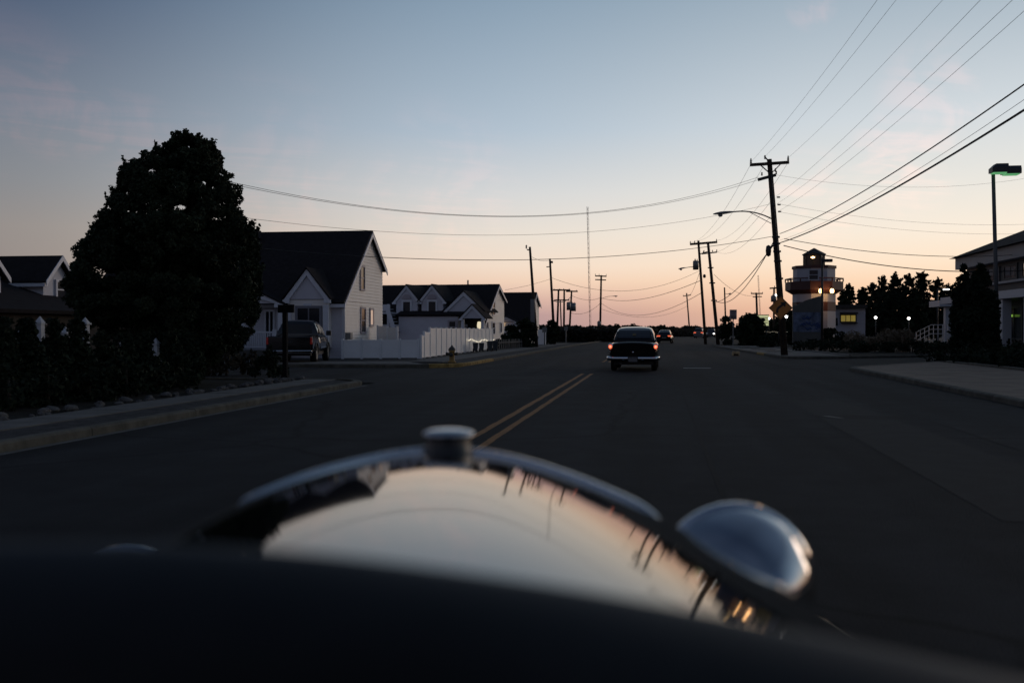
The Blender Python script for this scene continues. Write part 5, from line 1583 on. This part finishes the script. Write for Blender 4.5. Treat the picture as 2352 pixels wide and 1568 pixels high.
def glass_strip(parent, ys, tops, hw_a, hw_b, m, name, off=.012, n=8):
    b = MB(); pts = []
    for i, y in enumerate(ys):
        f = i / (len(ys) - 1); hw = hw_a + (hw_b - hw_a) * f; z = smooth_tab(tops, y)
        for k in range(n + 1):
            u = -1 + 2 * k / n
            pts.append((u * hw, y - off, z + off + .006))
    fs = [(i * (n + 1) + k, i * (n + 1) + k + 1, (i + 1) * (n + 1) + k + 1, (i + 1) * (n + 1) + k) for i in range(len(ys) - 1) for k in range(n)]
    b.add(pts, fs, True)
    return b.build(name, m, parent)

# --- black 1950s sedan ahead (rear bumper at local y = 0)
cxs, cys = XY(1454, 35.4)
car = thing('classic_sedan', 'black rounded 1950s sedan with chrome bumper and lit tail lamps ahead', 'car', (cxs, cys, 0.0), R(-1.0))
prof = [(0, 0), (.5, 0), (.82, .02), (.94, .12), (.985, .28), (1.0, .46), (.985, .64), (.955, .78), (.90, .875), (.80, .935), (.6, .965), (.3, .99), (0, 1.0)]
xs = [(0, .90), (.25, .965), (.8, 1.0), (3.6, 1.0), (4.6, .95), (5.0, .86)]
tops = [(0, 1.0), (.06, 1.045), (.2, 1.06), (1.0, 1.085), (3.4, 1.08), (4.6, 1.0), (5.0, .86)]
car_body(car, 5.0, .89, prof, xs, tops, [(0, .40), (.6, .30), (4.4, .30), (5, .4)], M_black, ny=40)
ct = [(.95, 1.08), (1.2, 1.26), (1.5, 1.46), (1.85, 1.55), (2.3, 1.575), (2.9, 1.54), (3.25, 1.36), (3.6, 1.08)]
cabin(car, .95, 3.6, 1.07, ct, .76, .66, M_black, ny=30)
# rear glass: dark, see-through look of a dim interior
glass_strip(car, [1.06, 1.18, 1.3, 1.42, 1.54, 1.62], ct, .60, .53, mat('car_glass', (.018, .020, .024), .06, spec=.5), 'rear_window')
rw = MB(); ysr = [1.03, 1.18, 1.3, 1.42, 1.54, 1.65]
for s in (-1, 1):
    rw.tube([(s * (.625 - .075 * i / 5), y - .012, smooth_tab(ct, y) + .022) for i, y in enumerate(ysr)], .012, 6)
rw.build('window_trim', M_black, car)
MB().box(-.06, .06, 1.16, 1.17, 1.265, 1.34).build('window_sticker', mat('sticker_pale', (.20, .18, .10), .7), car)
# mirror and seat seen through the glass
# trunk lid seam as a raised lip
tr = MB()
for s in (-1, 1):
    tr.tube([(s * .62, .02, .58), (s * .64, -.0, .80), (s * .63, .10, .955), (s * .58, .45, 1.03), (s * .55, .85, 1.075)], .010, 6)
tr.build('trunk_lid_edge', M_black, car)
MB().lathe([(0, -.03), (.03, -.02), (.04, 0), (.0, .03)], 10, 'y', (0, -.005, .68)).build('trunk_handle', M_chrome, car)
# chrome bumper, wrapped round the corners
bp = []
for i in range(25):
    u = -1 + 2 * i / 24; x = u * .94; y = -.12 + .06 * u * u + (.22 * max(0, abs(u) - .86) / .14)
    zc_ = .46; bp.append([(x, y + .07, zc_ - .07), (x, y + .01, zc_ - .065), (x, y - .025, zc_ - .025), (x, y - .03, zc_ + .015), (x, y - .005, zc_ + .055), (x, y + .03, zc_ + .07), (x, y + .07, zc_ + .065)])
bm_ = MB().loft(bp).build('bumper', M_chrome, car)
for s in (-1, 1):
    MB().loft([[(s * .34 + dx, -.16, .38), (s * .34 + dx, -.12, .38)] for dx in (-.03, .03)] , closed=False, caps=False).build('bumper_guard', M_chrome, bm_)
MB().box(-.155, .155, -.19, -.165, .34, .50).build('number_plate', mat('plate_dim', (.10, .10, .11), .5), car, bevel=.01)
MB().box(-.18, .18, -.163, -.15, .33, .52).build('plate_holder', M_iron, car)
for s in (-1, 1):
    h = MB().lathe([(.0, -.06), (.072, -.06), (.088, -.03), (.09, .02), (.085, .14), (.06, .3), (0, .42)], 20, 'y', (s * .80, -.02, .895), 1.0, 1.2).build('tail_lamp_housing', M_chrome, car)
    MB().lathe([(.0, -.10), (.045, -.09), (.07, -.062), (.0, -.055)], 20, 'y', (s * .80, -.02, .875), 1.0, 1.15).build('lens', M_red, h)
    MB().lathe([(.0, -.112), (.030, -.105), (.04, -.092), (.0, -.085)], 16, 'y', (s * .80, -.02, .878)).build('bulb', M_redhot, h)
    MB().lathe([(.0, -.06), (.035, -.055), (.04, -.03), (0, -.03)], 14, 'y', (s * .80, -.01, .765)).build('reflector', M_redoff, h)
for s in (-1, 1):
    wheel(car, s * .73, .95, .34, .2, flip=s); wheel(car, s * .73, 3.9, .34, .2, flip=s)
MB().tube([(-.45, -.02, .27), (-.45, .5, .27)], .035, 10).build('exhaust_pipe', M_iron, car)
MB().box(-.7, .7, .5, 4.3, .22, .33).build('floor_pan', M_iron, car)

# --- other cars on the road
def modern_car(label, px, D, rz, m=M_black, hw=.9, length=4.5, h=1.45, name='car', tail=True, head=False, van=False):
    x, y = XY(px, D)
    c = thing(name, label, 'car', (x, y, 0), rz)
    prof_ = [(0, 0), (.7, 0), (.93, .08), (1.0, .3), (1.0, .6), (.95, .85), (.86, .96), (.4, 1), (0, 1)]
    zb = h * .62
    car_body(c, length, hw, prof_, [(0, .9), (.4, 1), (length - .6, 1), (length, .82)], [(0, zb * .92), (.25, zb), (length * .6, zb), (length, zb * .75)], [(0, .32), (.5, .24), (length, .3)], m, ny=18)
    if van: ct_ = [(.05, zb), (.25, h * .92), (.6, h), (length * .55, h), (length * .72, zb)]
    else: ct_ = [(.3, zb), (.8, h * .85), (1.5, h), (2.3, h), (length * .75, zb)]
    cabin(c, ct_[0][0], ct_[-1][0], zb - .02, ct_, hw * .86, hw * .68, m, ny=18)
    y0, y1 = ct_[0][0] + .08, ct_[1][0] + .1
    glass_strip(c, [y0 + (y1 - y0) * i / 4 for i in range(5)], ct_, hw * .68, hw * .56, M_glass, 'rear_window', .02)
    for s in (-1, 1):
        if tail:
            MB().box(min(s * hw * .93, s * hw * .48), max(s * hw * .93, s * hw * .48), -.04, .25, zb * .82, zb * .97).build('tail_lamp', M_red, c, bevel=.04)
        wheel(c, s * hw * .86, length * .2, .33, .2, M_lampmetal, s); wheel(c, s * hw * .86, length * .8, .33, .2, M_lampmetal, s)
    MB().box(-hw * .92, hw * .92, -.06, .1, .36, .5).build('bumper', m, c, bevel=.03)
    MB().box(-.26, .26, -.075, -.062, .6, .72).build('number_plate', M_lampmetal, c)
    if head:
        for s in (-1, 1):
            MB().lathe([(0, .06), (.12, .04), (.14, 0), (0, -.02)], 14, 'y', (s * hw * .7, length + .02, zb * .72)).build('headlamp', M_white_lit if s < 0 else M_lens, c)
    return c
modern_car('dark hatchback with red tail lamps just right of the black sedan', 1525, 113, R(-4), hw=.88, h=1.5)
modern_car('far van with two small red tail lamps near the bend', 1604, 190, R(-9), hw=.95, h=1.9, van=True, m=mat('grey_van_paint', (.10, .105, .115), .3))
modern_car('far oncoming pickup with one bright headlamp near the bend', 1636, 215, R(172), hw=.98, h=1.8, van=True, tail=False, head=True, m=mat('oncoming_paint', (.03, .03, .035), .25))

# --- pickup parked beside the white house, tail toward the viewer
tx, ty = XY(664, 41.6)
pk = thing('pickup_truck', 'dark pickup truck parked in the yard before the white house', 'truck', (tx, ty, .07), R(10.8))
M_truck = mat('pickup_paint', (.012, .012, .014), .08, spec=.6)
HW = .98
prof_ = [(0, 0), (.8, 0), (.97, .06), (1.0, .35), (1.0, .56), (.965, .8), (.93, .965), (.90, 1), (0, 1)]
# bed: outer shell as walls, tailgate, cab block, bonnet
MB().box(-HW, HW, .12, 2.0, .52, .62).build('bed_floor', M_dark, pk)
for s in (-1, 1):
    a, c_ = sorted((s * HW, s * (HW - .09)))
    MB().loft([[(a + .02 * (s < 0), y, .5), (c_ - .02 * (s > 0), y, .5), (c_, y, .84), (c_ - (.085 if s > 0 else .0), y, 1.14), (a + (.085 if s < 0 else .0), y, 1.14), (a, y, .84)] for y in (.1, .5, 2.0)], smooth=False).build('bed_side', M_truck, pk, bevel=.015)
tg = MB().box(-HW + .1, HW - .1, .02, .11, .56, 1.12).build('tailgate', M_truck, pk, bevel=.02)
MB().box(-.14, .14, -.002, .018, .86, .95).build('tailgate_handle', M_iron, tg)
MB().box(-.28, .28, -.004, .017, .62, .74).build('number_plate', M_dark, tg)
car_body(pk, 3.3, HW, prof_, [(0, .98), (.2, 1), (2.8, 1), (3.3, .86)], [(0, 1.14), (.2, 1.15), (1.6, 1.15), (2.6, 1.10), (3.3, .98)], [(0, .46), (3.3, .42)], M_truck, 'cab_body', 20).location = (0, 2.03, 0)
ctp = [(2.02, 1.14), (2.12, 1.55), (2.3, 1.79), (2.7, 1.83), (3.3, 1.80), (3.7, 1.6), (4.15, 1.14)]
cabin(pk, 2.02, 4.15, 1.14, ctp, .93, .72, M_truck, 'cab', 26)
MB().prism([(-.66, 2.07, 1.22), (.66, 2.07, 1.22), (.58, 2.13, 1.66), (-.58, 2.13, 1.66)], (0, -.03, 0)).build('rear_window', M_glass, pk)
for s in (-1, 1):
    sw = MB()
    for ya_, yb_ in ((2.45, 3.05), (3.12, 3.72)):
        top2 = 1.66 if yb_ < 3.3 else 1.52
        xw0, xw1 = s * .945, s * (.945 - .215 * (1.66 - 1.18) / (1.83 - 1.14) * 1.02)
        sw.add([(xw0, ya_, 1.18), (xw0, yb_ + .1, 1.18), (s * (.945 - .21 * (top2 - 1.14) / .69), yb_, top2), (s * (.945 - .21 * (1.66 - 1.14) / .69), ya_, 1.66)], [(0, 1, 2, 3)])
    sw.build('side_window', M_glass, pk)
    MB().box(min(s * HW, s * (HW + .012)), max(s * HW, s * (HW + .012)), 2.3, 3.9, .62, .68).build('door_moulding', M_chrome, pk)
    for y_ in (2.95, 3.55):
        MB().box(min(s * (HW + .001), s * (HW + .035)), max(s * (HW + .001), s * (HW + .035)), y_, y_ + .16, .98, 1.02).build('door_handle', M_iron, pk)
    MB().box(min(s * (HW + .02), s * (HW + .24)), max(s * (HW + .02), s * (HW + .24)), 3.75, 3.88, 1.16, 1.38).build('wing_mirror', M_iron, pk, bevel=.03)
    tl_ = MB().box(min(s * HW * .97, s * (HW - .12)), max(s * HW * .97, s * (HW - .12)), .0, .1, .80, 1.10).build('tail_lamp', mat('pickup_tail_red', (.30, .02, .02), .2, emit=(.9, .05, .03), estr=.015), pk, bevel=.02)
    tl_.location = (s * .008, -.006, 0)
    for y_ in (1.05, 4.5):
        wheel(pk, s * (HW - .1), y_, .39, .25, M_lampmetal, s)
        ar_ = MB().tube([(s * (HW + .005), y_ + .47 * math.cos(R(a)), .42 + .45 * math.sin(R(a))) for a in range(0, 181, 15)], .03, 6).build('wheel_arch', M_iron, pk)
MB().box(-HW * .98, HW * .98, -.12, .05, .42, .56).build('rear_bumper', M_chrome, pk, bevel=.03)
MB().box(-.85, .85, .3, 5.0, .32, .47).build('chassis', M_iron, pk)

# ------------------------------------------------------------------ the viewer's own old car, from the dash forward
CX = 0.0
HEAD = YAW + R(3.65)      # the car points a little left of where the camera looks
own = thing('vintage_car', 'glossy black vintage car bonnet with chrome radiator cap and headlamps', 'car', (0, 0, 0), HEAD)
b0, b1 = R(1.5), R(3.9)
_zt = [1.262]
for i in range(1, 161):
    y_ = .6 + (i - .5) * .01
    _zt.append(_zt[-1] - .01 * math.tan(R(smooth_tab([(.6, 1.0), (1.2, 1.6), (1.62, 2.6), (2.0, 6.0), (2.3, 8.0)], y_))))
def zc_h(Y):
    f_ = (Y - .6) / .01; i_ = int(max(0, min(159, f_))); return _zt[i_] + (_zt[i_ + 1] - _zt[i_]) * (f_ - i_)
sweep = lambda x: .27 * min(abs(x) / .36, 1.0) ** 1.8     # how far the front edge lies behind the nose
w_h = lambda Y: lerp_tab([(.7, .40), (1.4, .36), (1.75, .325), (2.0, .30)], Y)
d_h = lambda Y: lerp_tab([(.7, .076), (1.4, .066), (2.0, .052)], Y)
def hood_profile(Y, grow=0.0, side=.62):
    w, d, zc = w_h(Y), d_h(Y), zc_h(Y)
    def side_half(p_):
        half = []
        for i in range(25):
            u = i / 24; half.append((u * w, zc_h(Y + sweep(u * w)) - d * u ** p_))
        phi0 = math.atan2(half[-2][1] - half[-1][1], half[-1][0] - half[-2][0]); r_ = .085
        x, z = half[-1]
        cx_, cz_ = x - r_ * math.sin(phi0), z - r_ * math.cos(phi0)
        for i in range(1, 13):
            ph = phi0 + (R(87) - phi0) * i / 12
            half.append((cx_ + r_ * math.sin(ph), cz_ + r_ * math.cos(ph)))
        half.append((half[-1][0] + .01, side))
        return half
    full = [(-x, z) for x, z in reversed(side_half(lerp_tab([(.8, 3.6), (1.4, 3.0), (1.98, 1.7)], Y))[1:])] + side_half(lerp_tab([(.8, 2.3), (1.98, 1.9)], Y))
    return [(x, z - .034 * x) for x, z in full]      # the body leans slightly to its right
def y_front(x):
    return 1.985 - sweep(x)
def hood_ring(sv):
    """one ring of the bonnet; its front edge sweeps back on both sides of the nose"""
    base = hood_profile(1.9); n_ = len(base); ring = []
    for i in range(n_):
        Y = .735 + (1.985 - .735) * sv
        for _ in range(6):
            x = hood_profile_c(Y)[i][0]
            Y = .735 + (y_front(x) - .735) * sv
        x, z = hood_profile_c(Y)[i]
        ring.append((x, Y, z))
    return ring
_hc = {}
def hood_profile_c(Y):
    k_ = round(Y, 3)
    if k_ not in _hc: _hc[k_] = hood_profile(k_)
    return _hc[k_]
rings = [hood_ring(i / 36) for i in range(37)]
MB().loft(rings, closed=False, caps=False).build('bonnet', M_black, own)
# radiator shell: chrome bead along the swept front edge of the bonnet and the shell in front of it
bead = [Vector(p) + Vector((0, .006, .002)) for p in rings[-1]]
MB().tube(bead, .012, 10).build('radiator_rim', M_chrome, own)
sh = [[(p.x * k, p.y + dy, 1.0 + (p.z - 1.0) * k) for p in bead] for dy, k in ((.005, 1.0), (.06, .985), (.10, .93), (.115, .85))]
MB().loft(sh, closed=False, caps=False).build('radiator_shell', M_chrome, own)
gr = MB()
for i in range(21):
    x = -.27 + .54 * i / 20; gr.box(x - .004, x + .004, 2.085, 2.1, .6, 1.08)
gr.build('grille', M_iron, own)
z_n = zc_h(1.985)
M_lampchrome = mat('aged_lamp_chrome', (.40, .42, .45), .07, metal=1.0, var=.12, scale=14)
ck = MB().lathe([(.050, z_n - .03), (.050, z_n + .004), (.044, z_n + .012), (.044, z_n + .034)], 24, 'z', (0, 1.985, 0)).build('filler_neck', mat('neck_black', (.012, .012, .013), .35), own)
MB().lathe([(.0, z_n + .030), (.048, z_n + .033), (.053, z_n + .037), (.050, z_n + .043), (.036, z_n + .047), (.02, z_n + .049), (0, z_n + .050)], 28, 'z', (0, 1.985, 0)).build('radiator_cap', M_lampchrome, own)
# headlamps
def headlamp(x, y, z, r=.14):
    b = MB().lathe([(0, -.165), (r * .25, -.160), (r * .5, -.142), (r * .72, -.112), (r * .88, -.072), (r * .97, -.03), (r, 0)], 36, 'y', (x, y, z)).build('headlamp', M_lampchrome, own)
    MB().lathe([(r, .001), (r * 1.05, .006), (r * 1.06, .018), (r * 1.03, .03), (r * .95, .034)], 36, 'y', (x, y, z)).build('lamp_ring', M_chrome, b)
    MB().lathe([(r * .94, .03), (r * .6, .05), (0, .06)], 30, 'y', (x, y, z)).build('lens', M_lens, b)
    MB().tube([(x, y - .06, z - r * .9), (x, y - .04, z - r - .2)], .02, 10).build('lamp_stalk', M_chrome, b)
headlamp(.586, 1.99, .932, .158)
headlamp(-.635, 1.99, .865, .158)
MB().tube([(-.66, 1.99, .74), (-.3, 2.05, .70), (.3, 2.05, .70), (.58, 1.99, .78)], .02, 10).build('lamp_bar', M_chrome, own)
# front wings and wheels
for s in (-1, 1):
    rg = []
    for i in range(25):
        a = R(-5 + 195 * i / 24); rr = .50
        yy, zz3 = 2.15 - .04 + rr * math.cos(a), .42 + rr * math.sin(a) * .86
        rg.append([(s * (.72 + .19 * u), yy, zz3 - .07 * abs(u) ** 2.5 * 1.0) for u in (-1, -.7, -.35, 0, .35, .7, 1)])
    MB().loft(rg, closed=False, caps=False).build('front_wing', M_black, own)
    wheel(own, s * .70, 2.12, .36, .14, M_iron, s)
MB().box(-.55, .55, .5, 2.0, .42, .62).build('chassis', M_iron, own)
# dash top: rounded lip curving down toward the viewer
def dash_pt(px, py, Yc=.70):
    d = Matrix.Rotation(-HEAD, 3, 'Z') @ (CM @ Vector(((px - PCX) / F, (PCY - py) / F, -1)))
    t_ = Yc / d.y
    return (d.x * t_, EYE + d.z * t_)
dl = [dash_pt(*q) for q in ((-900, 1275), (-450, 1252), (-150, 1244), (0, 1243), (250, 1244), (470, 1249), (740, 1270), (1000, 1302), (1340, 1352), (1660, 1412), (2000, 1482), (2352, 1556), (2800, 1660), (3300, 1790))]
sec = [(.80, -.14), (.755, -.045), (.735, -.016), (.715, -.003), (.70, 0.0), (.68, -.003), (.65, -.014), (.62, -.035), (.595, -.065), (.58, -.11), (.572, -.18), (.57, -.5)]
rg = [[(x - CX, y, z + dz) for y, dz in sec] for x, z in dl]
MB().loft(rg, closed=False, caps=False).build('dash_top', M_dash, own, sub=2)
MB().box(-.62, 1.1, .1, .565, .55, .8).build('cabin_floor', M_dash, own)

# closed cab around the viewer: roof, rear panel, door tops, slim windscreen posts (all out of frame)
M_lining = mat('cab_lining', (0.02, 0.019, 0.018), 0.95, spec=0.1)
rf = []
for y, k, z in ((.34, .93, 1.70), (.2, .98, 1.755), (-.3, 1.0, 1.79), (-.9, .98, 1.77), (-1.35, .9, 1.70)):
    rf.append([(u * .68 * k, y, z - .07 * abs(u) ** 3) for u in (-1, -.8, -.5, -.2, 0, .2, .5, .8, 1)] + [(u * .68 * k, y, z + .03 - .07 * abs(u) ** 3) for u in (1, .8, .5, .2, 0, -.2, -.5, -.8, -1)])
MB().loft(rf).build('roof', M_lining, own)
MB().box(-.66, .66, -1.42, -1.36, .5, 1.70).build('rear_panel', M_lining, own)
for s_ in (-1, 1):
    MB().box(min(s_ * .70, s_ * .66), max(s_ * .70, s_ * .66), -1.36, .5, .5, 1.12).build('door', M_black, own)
    MB().bar((s_ * .66, .30, 1.68), (s_ * .69, .50, 1.15), .035).build('windscreen_post', M_black, own)
    MB().bar((s_ * .66, -.75, 1.70), (s_ * .68, -.75, 1.12), .05).build('door_post', M_black, own)
